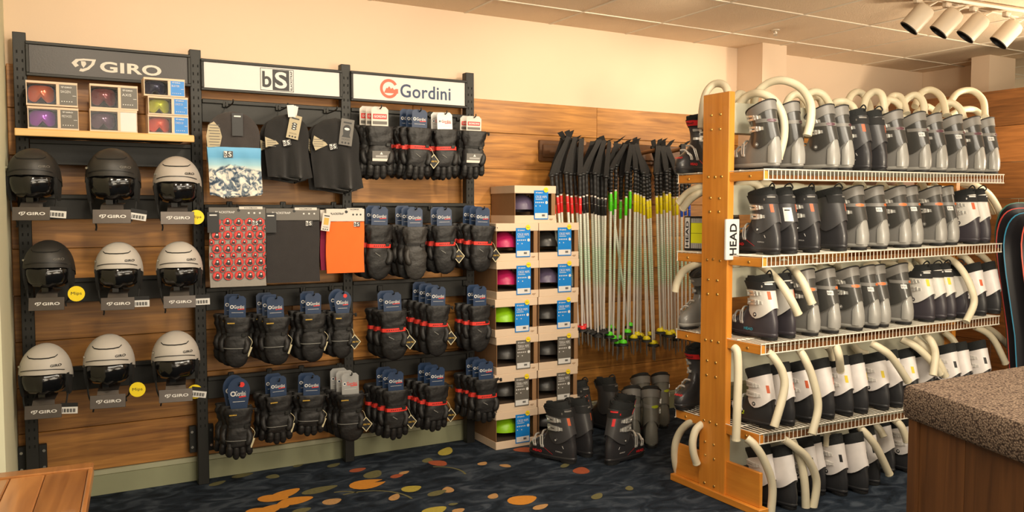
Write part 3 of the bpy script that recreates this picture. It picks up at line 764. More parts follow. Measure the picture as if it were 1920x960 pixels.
# right-hand pixel edge of each heel where it meets the shelf, style, right boot?
ROWS = [
    [(1457, 'grey', 0), (1502, 'grey', 1), (1567, 'grey', 0), (1592, 'grey', 1), (1627, 'formula', 0), (1656, 'formula', 1), (1695, 'grey', 0), (1736, 'grey', 1),
     (1769, 'grey', 0), (1806, 'grey', 1), (1841, 'grey', 0), (1867, 'grey', 1)],
    [(1458, 'formula', 0), (1491, 'formula', 1), (1532, 'formula', 0), (1584, 'formula', 1), (1621, 'greyo', 0), (1657, 'greyo', 1), (1701, 'greyo', 0), (1722, 'greyo', 1),
     (1767, 'greyo', 0), (1791, 'greyo', 1), (1830, 'edge', 0), (1851, 'edge', 1)],
    [(1455, 'edge', 0), (1489, 'edge', 1), (1530, 'greyo', 0), (1567, 'greyo', 1), (1611, 'greyo', 0), (1644, 'greyo', 1), (1663, 'greyo', 0), (1705, 'greyo', 1),
     (1747, 'edgey', 0), (1770, 'edgey', 1), (1786, 'edgey', 0), (1808, 'edgey', 1), (1844, 'kido', 0), (1871, 'kido', 1)],
    [(1449, 'kido', 0), (1484, 'kido', 1), (1520, 'kido', 0), (1558, 'kido', 1), (1593, 'kidy', 0), (1622, 'kidy', 1), (1660, 'kidy', 0), (1688, 'kidy', 1),
     (1718, 'kidy', 0), (1748, 'kidy', 1), (1795, 'kidb', 0), (1818, 'kidb', 1), (1850, 'kidb', 0)],
]
BACK = .028; ROWOBJ = {}
for i, row in enumerate(ROWS):
    cnt = {}
    for j, (px, st, rt) in enumerate(row):
        s = .94 if st.startswith('kid') else 1.0
        # heel corner on the row line just behind the wire lip
        yy = SY0 + BACK
        zc = shz(i, 3.5)
        q = None; x = 3.5
        for _ in range(4):
            z = shz(i, x); r = ray(px, 500); x = (yy + .03) * r.x / r.y
            # pixel column of a vertical at this x is nearly constant; refine with the true height
            py = 480 - FPX * ((z - CAM_H) / (x * sin(YAW) + yy * cos(YAW)) + math.tan(PITCH)); r = ray(px, py); x = (yy + .03) * r.x / r.y
        x -= .033 * s
        cnt[st] = cnt.get(st, 0) + 1
        ROWOBJ[(i, j)] = boot(st, bool(rt), (x, yy + random.uniform(-.006, .006), shz(i, x) + .005), random.uniform(-.03, .05),
             '%s, %s from the end post on the %s' % (LOOK[st], ORD[j], LEVEL[i]), 'boots along the %s of the drying rack' % LEVEL[i], s)
for j, (px, py, st, rt, rz) in enumerate([(1472, 957, 'kidb', 0, .05), (1512, 958, 'kidb', 1, .05), (1553, 938, 'kidb', 0, .1), (1566, 930, 'kidb', 1, .1),
                                         (1607, 932, 'kidb', 0, 0), (1646, 928, 'kidb', 1, 0), (1668, 912, 'kidb', 0, .1), (1696, 890, 'kidb', 1, .1), (1740, 890, 'kidb', 0, .05)]):
    p = at(px - 18, py, Z=.0)
    boot(st, bool(rt), (p.x, p.y + .01, .002), rz, '%s, %s from the end post on the floor' % (LOOK[st], ORD[j]), 'boots on the floor under the rack', .94)
STK = {(0, 7): 0, (0, 9): 0, (0, 11): 0, (1, 1): 1, (1, 5): 0, (1, 7): 0, (1, 9): 0, (2, 3): 0, (2, 5): 0, (2, 7): 0}
for (i, j), big in STK.items():
    o = ROWOBJ[(i, j)]; mb = MB(); mb.M = Matrix.Scale(-1, 4, (1, 0, 0))
    a0, a1, z0, z1 = (-pi * .40, -pi * .17, .165, .235) if big else (-pi * .40, -pi * .22, .205, .228)
    mb.M = None
    band(mb, cuff_pt, pi - a0 - 2 * pi, pi - a1 - 2 * pi, z0, z1, .0062, 4, 0)
    if not big:
        for q in range(4): band(mb, cuff_pt, -pi * (.64 + .035 * q), -pi * (.65 + .035 * q + .004 * (q % 2)), z0 + .006, z1 - .006, .0068, 1, 1)
    else:
        band(mb, cuff_pt, -pi * .66, -pi * .80, z1 - .016, z1 - .010, .0068, 3, 1)
    mb.build('paper_sticker', [BM['wprint'], M['black']], o)
# boots on the far side of the rack, seen past the left edge of the end post
boot('race', False, (3.10, 3.315, shz(0, 3.0) + .005), 1.75, 'dark race boot with red strap behind the end post on the top shelf', 'boots on the back of the rack', 1)
boot('grey', False, (3.27, 3.29, shz(1, 3.0) + .005), 1.7, 'smoke-grey boot behind the post on the second shelf, beside the yellow card', 'boots on the back of the rack', .95)
boot('grey', True, (3.12, 3.295, shz(2, 3.0) + .005), 1.75, 'smoke-grey boot behind the end post on the third shelf', 'boots on the back of the rack', 1)
boot('race', True, (3.11, 3.315, shz(3, 3.0) + .005), 1.8, 'black boot with red strap behind the end post on the fourth shelf', 'boots on the back of the rack', 1.04)
# boots on the carpet in front of the pole rack; camera sees heels together and toes apart
for (px, py, st, rt, rz, s, lb) in [
    (1078, 870, 'formula', 0, .38, 1.1, 'black boot with red lettering on the carpet, toe pointing at the helmet boxes'),
    (1108, 858, 'formula', 1, .2, 1.06, 'black boot half hidden between the two front boots on the carpet'),
    (1138, 872, 'race', 1, -1.35, 1.1, 'black boot with red strap on the carpet, toe pointing at the drying rack'),
    (1152, 846, 'race', 0, -1.2, 1.04, 'black boot behind the toe-right boot on the carpet'),
    (1190, 838, 'olive', 0, -.5, 1.08, 'olive-grey boot with lime badge, left one of the front grey pair on the carpet'),
    (1222, 842, 'olive', 1, -.6, 1.1, 'olive-grey boot with lime badge nearest the drying rack on the carpet'),
    (1110, 815, 'formula', 0, .5, 1.08, 'black boot against the plank wall, behind the toe-left boot'),
    (1158, 812, 'formula', 1, .1, 1.1, 'tall black boot against the plank wall, left of the grey boots'),
    (1212, 806, 'olive', 0, -.3, 1.08, 'grey boot against the plank wall, behind the grey pair, left one'),
    (1246, 804, 'olive', 1, -.4, 1.08, 'grey boot with lime badge against the plank wall, rightmost on the carpet')]:
    p = at(px, py, Z=0)
    boot(st, bool(rt), (p.x, p.y, .001), rz, lb, 'boots on the carpet', s)
# ------------------------------------------------------------------ black slotted display rack on the plank wall
YR = 4.454
PX = [-.069, .694, 1.477, 2.242]
wr = thing('display_rack', 'tall black slotted steel display rack fixed to the plank wall in three bays', 'rack', (PX[0], YR, 0))
RO = V((PX[0], YR, 0))
for i, x in enumerate(PX):
    zt = (2.236, 2.228, 2.222, 2.238)[i]
    mb = MB(); x0 = x - PX[0]
    mb.box2((x0 - .027, 0, .0), (x0 + .027, .05, zt), 0, .002)
    k = 0; z = .3
    while z < zt - .06:      # keyhole slots
        for dx in (-.011, .011):
            mb.poly([V((x0 + dx - .003, -.0006, z)), V((x0 + dx + .003, -.0006, z)), V((x0 + dx + .003, -.0006, z + .014)), V((x0 + dx - .003, -.0006, z + .014))], 1)
        z += .04
    if i < 3: mb.box2((x0 - .06, .05, .16), (x0 + .06, .075, .30), 0, .002)
    mb.box2((x0 - .02, .05, 1.9), (x0 + .02, .10, 1.96), 0)
    p = mb.build('post', [M['blk'], M['blk_d']], wr)
    if i < 3:
        for dx in (-.047, .047):
            for z in (.19, .27):
                m2 = MB(); m2.cyl((x0 + dx, .049, z), (x0 + dx, .045, z), .007, n=10); m2.build('screw', M['silver'], p)
def zrail(px, py): return at(px, py, Y=YR).z
hooks = []
def rail(b, z, h=.115, lip=.02):
    """flat steel back rail with a bright folded top edge, spanning bay b"""
    x0 = PX[b] - PX[0] + .028; x1 = PX[b + 1] - PX[0] - .028
    mb = MB(); mb.box2((x0, .006, z - h), (x1, .03, z), 0, .002)
    mb.box2((x0, -.006, z - lip), (x1, .01, z + .002), 0, .003)
    return mb.build('back_rail', M['blk'], wr)
RAILS = {}
for b, zs in enumerate([[zrail(200, 266), zrail(200, 366), zrail(200, 520), zrail(200, 683)],
                        [zrail(500, 193), zrail(500, 384), zrail(500, 536), zrail(500, 697)],
                        [zrail(780, 210), zrail(780, 381), zrail(780, 523), zrail(780, 666)]]):
    for j, z in enumerate(zs): RAILS[(b, j)] = (rail(b, z), z)
def hook(b, j, X, front=.20, drop=.045, shift=0):
    """double-bend wire peg from rail (b, j), tip turned up"""
    r, z = RAILS[(b, j)]
    x = X - PX[0]; y1 = -front
    mb = MB(); zz = z - drop
    mb.tube(curve([(x, .012, zz + .03), (x, -.005, zz + .028), (x, -.012, zz + .004), (x, -.04, zz), (x, y1 + .02, zz + .004), (x, y1, zz + .022)], 4), .0035, 6)
    mb.box((x, .0, zz + .02), (.03, .014, .035), 0, .003)
    return mb.build('peg_hook', M['blk'], r)
# header frames and brand signs, hung between the posts
def sign(b, y0l, y1l, y0r, y1r, face, label, draw):
    xa, xb = PX[b] + .024, PX[b + 1] - .024
    za = (at(0, 0, Y=YR).z); pxa = None
    zt, zb = y0l, y1l
    t = thing('brand_sign', label, 'sign', (xa, YR - .004, zb)); w = xb - xa; h = zt - zb
    mb = MB()
    for (lo, hi) in [((0, -.012, h - .014), (w, .016, h)), ((0, -.012, 0), (w, .016, .014)), ((0, -.012, .014), (.014, .016, h - .014)), ((w - .014, -.012, .014), (w, .016, h - .014))]:
        mb.box2(lo, hi, 0, .002)
    mb.build('sign_frame', M['blk'], t)
    mb = MB(); mb.box2((.010, -.002, .010), (w - .010, .012, h - .010)); mb.build('sign_panel', face, t)
    draw(t, w, h)
    return t
def z_at(px, py): return at(px, py, Y=YR).z
UX, UZ = V((1, 0, 0)), V((0, 0, 1))
def swoosh(mb, c, w, h, m=0):
    """almond-shaped eye emblem with an inner notch"""
    P = lambda x, y: c + UX * (x * w) + UZ * (y * h)
    outer = [(-.5, .12), (-.33, .42), (0, .5), (.5, .5), (.42, .1), (.2, -.3), (-.05, -.5), (-.2, -.46), (-.35, -.2)]
    inner = [(-.30, .12), (-.2, .3), (0, .36), (.34, .36), (.28, .1), (.12, -.16), (-.06, -.28), (-.14, -.25), (-.2, -.05)]
    n = len(outer)
    for i in range(n):
        if i == 7: continue
        j = (i + 1) % n; mb.poly([P(*outer[i]), P(*outer[j]), P(*inner[j]), P(*inner[i])], m)
    mb.poly([P(-.12, .30), P(.06, .30), P(.10, .1), P(-.02, -.2), P(-.1, 0)], m)
def giro_logo(mb, c, h, m=0, w=None):
    w = w or h * 5.6
    swoosh(mb, c + UX * (-w * .37), w * .26, h, m)
    mb.text('GIRO', c + UX * (w * .14), h * .82, UX, UZ, w * .68, m, .03)
def d1(t, w, h):
    mb = MB(); giro_logo(mb, V((w * .54, -.0035, h * .42)), .062, 0, w * .56); mb.build('sign_lettering', M['offwhite'], t)
def bs_logo(mb, c, h, m_w, m_b, ux=UX, uz=UZ, n=V((0, -.0006, 0)), side=False):
    """boxed lower-case b beside a reversed capital S"""
    w = h * (1.5 if side else 1.35)
    P = lambda x, y, k: c + ux * (x * w) + uz * (y * h) + n * k
    R = lambda x0, y0, x1, y1, k, m: mb.poly([P(x0, y0, k), P(x1, y0, k), P(x1, y1, k), P(x0, y1, k)], m)
    R(-.5, -.5, .5, .5, 0, m_b); R(-.485, -.475, .485, .475, 1, m_w)
    e = .36 if side else .47
    R(-.14, -.46, e, .46, 2, m_b)
    mb.text('b', P(-.31, .0, 3), h * .72, ux, uz, w * .27, m_b, .02)
    mb.text('S', P((-.14 + e) / 2, 0, 3), h * .74, ux, uz, w * .36, m_w, .02)
    if side: mb.text('BLACKSTRAP', P(.425, 0, 3), w * .07, uz, -ux, h * .86, m_b, .02)
def d2(t, w, h):
    mb = MB(); bs_logo(mb, V((w * .52, -.003, h * .5)), h * .74, 0, 1, side=True); mb.build('sign_lettering', [M['white'], M['black']], t)
def d3(t, w, h):
    mb = MB(); c = V((w * .315, -.0030, h * .5)); R_ = h * .33; n = 28
    for k in range(n):
        a0 = radians(30) + radians(318) * k / n; a1 = radians(30) + radians(318) * (k + 1) / n
        P = lambda a, r: c + UX * (r * cos(a)) + UZ * (r * sin(a))
        mb.poly([P(a0, R_), P(a1, R_), P(a1, R_ * .7), P(a0, R_ * .7)])
    # mountain ridge inside the ring
    mb.poly([c + V((0, -.0008, 0)) + UX * (x * R_) + UZ * (y * R_) for x, y in [(-.55, -.45), (1, -.45), (1, .02), (.75, .02), (.55, -.08), (.38, .12), (.2, -.02), (.02, .26), (-.18, .02), (-.3, .06)]])
    mb.build('ring_emblem', M['coral'], t)
    mb = MB(); mb.text('Gordini', V((w * .63, -.0035, h * .47)), h * .46, UX, UZ, w * .44, 0, .012); mb.build('sign_lettering', M['navy_ink'], t)
sign(0, (z_at(75, 75) + z_at(365, 108)) / 2, (z_at(90, 142) + z_at(365, 166)) / 2, 0, 0, M['charcoal'], 'charcoal header sign with pale eye emblem above the goggle boxes', d1)
sign(1, (z_at(380, 110) + z_at(642, 133)) / 2, (z_at(380, 167) + z_at(641, 189)) / 2, 0, 0, M['white'], 'white header sign with boxed two-letter logo above the hanging hoods', d2)
sign(2, (z_at(662, 135) + z_at(885, 151)) / 2, (z_at(662, 190) + z_at(885, 204)) / 2, 0, 0, M['white'], 'white header sign with coral ring emblem above the top row of gloves', d3)

# ------------------------------------------------------------------ ledge with boxed goggles
YL = 4.27
lz = (at(50, 237, Y=YL).z + at(340, 256, Y=YL).z) / 2
M['ledge'] = wood('pale_pine_ledge', (206, 158, 92), (236, 196, 130), 0, .5, 0, 30)
la, lb = at(27, 240, Y=YL).x, at(364, 258, Y=YL).x
ledge = thing('goggle_ledge', 'pale pine ledge holding the boxed goggles on the black rack', 'shelf', (la, YL, lz))
mb = MB(); mb.box2((0, 0, -.016), (lb - la, .18, 0), 0, .002); mb.build('shelf_board', M['ledge'], ledge)
mb = MB(); mb.box2((0, -.012, -.034), (lb - la, .0, -.004), 0, .003); mb.build('front_lip', M['ledge'], ledge)
mb = MB(); mb.box2((.04, .05, -.03), (lb - la - .04, .178, -.017)); mb.build('support_rail', M['blk'], ledge)
def gmat(n, c, m=.55): return mat(n, tuple(int(q * .86) for q in c), .1, m, var=.5, scale=16, coat=.6)
def goggle_box(x0, y0, x1, y1, zb, lens, frame, word, card, cat_lb, g_lb, yo=0, sticker=False):
    Y = YL + .012 + yo
    p0 = at(x0, y1, Y=Y); p1 = at(x1, y1, Y=Y); w = p1.x - p0.x
    h = abs(at(x0, y0, Y=Y).z - at(x0, y1, Y=Y).z) - .003; D = .115
    t = thing('goggle_box', cat_lb, 'box', (p0.x, Y, zb), 0, 'boxed goggles on the ledge')
    b = .011; wx = w * .58
    mb = MB()
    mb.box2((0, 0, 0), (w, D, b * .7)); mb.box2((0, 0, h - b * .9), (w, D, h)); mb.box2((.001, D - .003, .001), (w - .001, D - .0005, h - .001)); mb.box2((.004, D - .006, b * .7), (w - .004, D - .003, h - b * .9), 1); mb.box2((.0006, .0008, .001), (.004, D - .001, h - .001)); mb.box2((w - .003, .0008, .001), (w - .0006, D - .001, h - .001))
    mb.box2((wx, 0, b * .6), (wx + .012, .003, h - b * .8))
    mb.build('carton', [M['carton'], M['dark_in']], t)
    mb = MB(); mb.box2((wx + .012, .0005, b * .7), (w - .003, .004, h - b * .9)); f = mb.build('label_panel', card, t)
    mb = MB(); lw = w - .015 - wx
    if sticker:
        mb.poly([V((wx + .012, -.0006, b * .5)), V((w - .004, -.0006, b * .5)), V((w - .004, -.0006, h - b)), V((wx + .012, -.0006, h - b))])
        mb.build('price_sticker', M['white'], f)
    else:
        giro_logo(mb, V((wx + .012 + lw * .42, -.0006, h * .80)), h * .07, 0, lw * .62)
        mb.text(word, V((wx + .012 + lw * .36, -.0006, h * .62)), h * .105, UX, UZ, lw * .56)
        for k in range(5):
            mb.disc(V((wx + .022 + k * lw * .14, -.0006, h * .22)), h * .022, n=8)
        mb.poly([V((wx + .012 + lw * .75, -.0006, h * .45)), V((wx + .012 + lw * .95, -.0006, h * .45)), V((wx + .012 + lw * .95, -.0006, h * .47)), V((wx + .012 + lw * .75, -.0006, h * .47))])
        mb.build('label_lettering', M['white'], f)
    # the goggles lie in the open window of the carton
    g = thing('ski_goggles', g_lb, 'goggles', (p0.x + wx * .5, Y + .03, zb + h * .5), 0, 'goggles inside the boxes')
    gw = wx * .46; gh = h * .37
    def outline(k, y, bulge):
        pts = []
        for i in range(40):
            a = 2 * pi * i / 40; x = gw * k * sgp(cos(a), .5); z = gh * k * sgp(sin(a), .62)
            if z < 0: z += gh * .62 * math.exp(-(x / (gw * .22)) ** 2)
            pts.append(V((x, y + bulge * (x / gw) ** 2, z)))
        return pts
    mb = MB(); mb.loft([outline(1.0, .02, .02), outline(1.06, .002, .02), outline(.96, -.006, .02), outline(.93, -.002, .02)]); mb.build('goggle_frame', frame, g)
    mb = MB(); o1 = outline(.94, -.004, .02)
    mb.loft([o1, [V((p.x * .5, -.016 + .02 * (p.x * .5 / gw) ** 2, p.z * .5 + (.1 * gh))) for p in o1], [V((p.x * .05, -.019, p.z * .05 + .15 * gh)) for p in o1]], 0, False, True); mb.build('goggle_lens', lens, g, ang=80)
    mb = MB()
    for s_ in (-1, 1):
        r = [[V((s_ * gw * 1.02, .012, -gh * .3)), V((s_ * gw * 1.02, .016, gh * .3))], [V((s_ * gw * .9, .055, -gh * .3)), V((s_ * gw * .9, .055, gh * .3))], [V((0, .066, -gh * .3)), V((0, .066, gh * .3))]]
        mb.loft(r, closed=False)
    mb.build('head_strap', M['navy'], g)
    mb = MB(); mb.poly([V((.004, .006, b * .7)), V((wx, .006, b * .7)), V((wx, .006, h - b * .9)), V((.004, .006, h - b * .9))]); mb.build('clear_window', FILM, t)
    return t
FILM = bpy.data.materials.new('clear_film'); FILM.use_nodes = True
_n = FILM.node_tree.nodes; _l = FILM.node_tree.links
_tr = _n.new('ShaderNodeBsdfTransparent'); _gl = _n.new('ShaderNodeBsdfGlossy'); _gl.inputs['Roughness'].default_value = .08
_no = _n.new('ShaderNodeTexNoise'); _no.inputs['Scale'].default_value = 14; _bp = _n.new('ShaderNodeBump'); _bp.inputs['Strength'].default_value = .12
_l.new(_no.outputs['Fac'], _bp.inputs['Height']); _l.new(_bp.outputs['Normal'], _gl.inputs['Normal'])
_mx = _n.new('ShaderNodeMixShader'); _mx.inputs[0].default_value = .02
_l.new(_tr.outputs[0], _mx.inputs[1]); _l.new(_gl.outputs[0], _mx.inputs[2]); _l.new(_mx.outputs[0], _n['Material Output'].inputs['Surface'])
GL = dict(o=gmat('copper_orange_lens', (206, 96, 52)), p=gmat('violet_lens', (150, 50, 190)), r=gmat('dark_ruby_lens', (120, 44, 50)), s=gmat('smoky_violet_lens', (96, 66, 92)),
          k=gmat('ink_blue_lens', (40, 44, 74)), y=gmat('acid_yellow_lens', (196, 204, 20)), f=gmat('fire_red_lens', (224, 74, 30)))
hL = lambda y0, y1: abs(at(100, y0, Y=YL).z - at(100, y1, Y=YL).z)
FR = M['navy']; BK = M['black']
goggle_box(52, 192, 148, 236, lz, GL['p'], BK, 'METHOD', M['grey_card'], 'grey-labelled goggle box, lower left on the ledge', 'violet-lensed ski goggles in the lower left box')
goggle_box(49, 147, 146, 195, lz + hL(192, 236), GL['o'], FR, 'SAGEN', M['grey_card'], 'grey-labelled goggle box, top of the left stack', 'copper-lensed ski goggles in the upper left box')
goggle_box(169, 203, 258, 247, lz, GL['s'], BK, '', M['grey_card'], 'goggle box with a blank white sticker, below the dark ruby goggles', 'smoky violet goggles in the box with a white sticker', sticker=True)
goggle_box(169, 155, 259, 203, lz + hL(203, 247), GL['r'], BK, 'AXIS', M['grey_card'], 'grey-labelled goggle box, top of the middle stack', 'dark ruby goggles in the upper middle box')
goggle_box(278, 212, 354, 250, lz, GL['f'], GL['f'], 'CINCO 2.0', M['blue_card'], 'blue-labelled goggle box at the bottom of the right stack', 'fire-red goggles in the lowest right-hand box')
goggle_box(278, 176, 353, 213, lz + hL(212, 250), GL['y'], GL['y'], 'CINCO 2.0', M['blue_card'], 'blue-labelled goggle box in the middle of the right stack', 'acid-yellow goggles in the middle right-hand box')
goggle_box(270, 140, 347, 176, lz + hL(212, 250) + hL(176, 213), GL['k'], BK, 'BUSTER', M['blue_card'], 'blue-labelled goggle box on top of the right stack', 'ink-blue goggles in the topmost right-hand box')

# ------------------------------------------------------------------ helmets on display forms
HM = dict(k=mat('matte_black_helmet', (40, 38, 36), .5, var=.06, bump=.03, bscale=500), g=mat('matte_light_grey_helmet', (168, 160, 152), .5, var=.03),
          w=mat('matte_chalk_white_helmet', (188, 182, 174), .5, var=.03))
FACE = mat('gloss_black_form', (14, 14, 15), .16, coat=.5)
PAD = mat('black_ear_pad', (26, 26, 26), .85, bump=.2)
BRK = mat('gunmetal_bracket', (88, 82, 78), .35, .6)
def dome(mb, k, z0f, z1, n=36, m=11, grow=0.):
    """helmet shell: lower edge z0f(angle), crown at z1"""
    rings = []
    for i in range(m):
        t = i / (m - 1); ring = []
        for j in range(n):
            a = 2 * pi * j / n; zl = z0f(a)
            e = sin(t * pi / 2) * .995
            r = math.sqrt(max(0, 1 - e ** 2.25)); z = zl + (z1 - zl) * e
            ring.append(V(((.112 + grow) * r * sgp(cos(a), .92), (.135 + grow) * r * sgp(sin(a), .95), z)))
        rings.append(ring)
    mb.loft(rings, k, False, True)
    return rings
def make_helmet(key):
    """front towards -Y, brim at z = 0"""
    root = thing('ski_helmet', 'helmet', 'helmet')
    edge = lambda a: -.008 - .052 * max(0, sin(a)) ** .5 - (.022 * abs(cos(a)) ** 6) + (.004 * (-sin(a)) if sin(a) < 0 else 0)
    mb = MB(); rs = dome(mb, 0, edge, .122)
    mb.loft([[V((p.x * .93, p.y * .93, p.z + .001)) for p in rs[0]], rs[0]])
    sh = mb.build('shell', HM[key], root, ang=60)
    def fpt(x, z, g=.0028):      # point on the front of the shell at height z
        e = max(0, min(.99, (z + .006) / .128)); r = math.sqrt(1 - e ** 2.25) if e > 0 else 1
        q = min(.98, abs(x) / (.112 * max(r, .01)))
        c = q ** (1 / .92); y = -(.135 * r) * (1 - c * c) ** (.5 * .95)
        return V((x, y - g, z))
    # smile-shaped front vent and the seam above the brim
    mb = MB()
    def strip(pts, h, m=0):
        mb.loft([[fpt(x, z + h / 2), fpt(x, z - h / 2)] for x, z in pts], m, closed=False)
    strip([(-.062, .079), (-.052, .071), (-.03, .0685), (0, .068), (.03, .0685), (.052, .071), (.062, .079)], .0045)
    mb.build('front_vent', M['blk_d'], sh)
    mb = MB(); strip([(x / 100, .020 - .012 * (abs(x) / 9) ** 3) for x in range(-9, 10)], .0035); mb.build('brim_seam', M['black'], sh)
    mb = MB()
    b0 = MB(); b0.text('GIRO', (0, 0, 0), .011, UX, UZ, .042, 0, .03)
    mb.add([fpt(v[0] + .058, v[2] + .034, .0026) for v in b0.v], b0.f)
    mb.build('shell_lettering', M['black'] if key != 'k' else M['grey_card'], sh)
    mb = MB(); c = fpt(-.094, .03, .001); mb.cyl(c, c + V((-.003, -.006, 0)), .006, .005, 10); mb.build('rivet', M['silver'], sh)
    # ear pads and the liner wrapping the sides
    for s_ in (-1, 1):
        mb = MB(); r = []
        for z, y0, y1 in ((-.01, -.075, .10), (-.05, -.07, .09), (-.09, -.05, .07), (-.118, -.03, .045)):
            r.append([V((s_ * (.102 - .05 * max(0, -z - .06)), y0, z)), V((s_ * (.108 - .1 * max(0, -z - .06)), (y0 + y1) / 2, z)), V((s_ * .098, y1, z)), V((s_ * .085, y1, z)), V((s_ * .086, y0, z))])
        mb.loft(r, 0, True, True); mb.build('ear_pad', PAD, root)
        mb = MB(); mb.tube(curve([(s_ * .092, -.03, -.11), (s_ * .085, -.05, -.16), (s_ * .07, -.03, -.215 if s_ < 0 else -.18), (s_ * .072, -.03, -.24 if s_ < 0 else -.20)], 4), .004, 5)
        mb.build('chin_strap', PAD, root)
    mb = MB(); dome(mb, 0, lambda a: -.03, .10, 24, 6, -.014); mb.build('inner_liner', PAD, root)
    return root
def make_stand():
    """gloss black brow-and-nose form on a gunmetal bracket that ends in a tilted name plate"""
    root = thing('helmet_stand', 'stand', 'display stand')
    mb = MB(); r = []
    for z, w, d, y in ((.03, .074, .080, -.02), (.0, .086, .098, -.022), (-.018, .096, .109, -.024), (-.04, .097, .110, -.022), (-.075, .088, .106, -.018), (-.098, .072, .09, -.01), (-.106, .05, .06, 0)):
        ring = []
        for k in range(28):
            a = 2 * pi * k / 28; x = w * sgp(cos(a), .8); yy = y + d * sgp(sin(a), .8)
            if sin(a) < 0:   # nose ridge between two shallow lens hollows
                yy += .012 * math.exp(-((abs(x) - .04) / .02) ** 2) * (1 if z < .02 else 0) - .014 * math.exp(-(x / .010) ** 2) * max(0, min(1, (.0 - z) / .05))
            ring.append(V((x, yy, z)))
        r.append(ring)
    mb.loft(r, 0, True, True); mb.build('face_form', FACE, root, ang=70)
    mb = MB(); mb.box2((-.028, -.05, -.13), (.0, -.03, -.085)); mb.box2((.004, -.06, -.105), (.026, -.05, -.085), 1)
    mb.tube([(0, .02, -.08), (0, .03, -.13), (0, .2, -.135)], .014, 8); mb.build('bracket_neck', [FACE, BRK], root)
    mb = MB()
    def slab(a, b, w0, w1, th=.004):
        a, b = V(a), V(b)
        mb.loft([[a + V((-w0, 0, 0)), a + V((w0, 0, 0)), a + V((w0, th, th)), a + V((-w0, th, th))], [b + V((-w1, 0, 0)), b + V((w1, 0, 0)), b + V((w1, th, th)), b + V((-w1, th, th))]], 0, True, True)
    slab((0, .02, -.122), (0, -.085, -.132), .044, .044)
    slab((0, -.085, -.132), (0, -.10, -.150), .044, .046)
    mb.build('bracket_tongue', BRK, root)
    mb = MB(); o = V((0, -.106, -.178)); R = Matrix.Rotation(-.25, 4, 'X')
    mb.M = Matrix.Translation(o) @ R; mb.box((0, 0, 0), (.150, .004, .062), 0, .001); pl = mb.build('name_plate', BRK, root)
    mb = MB(); b0 = MB(); giro_logo(b0, V((.004, -.0028, 0)), .017, 0, .108); mb.M = Matrix.Translation(o) @ R; mb.add(b0.v, b0.f); mb.build('plate_lettering', M['white'], pl)
    return root
HP, SP = {}, None
YH = 4.20
SIDE = {'top': 'top row of helmets', 'mid': 'middle row', 'low': 'bottom row'}
MIPS = None
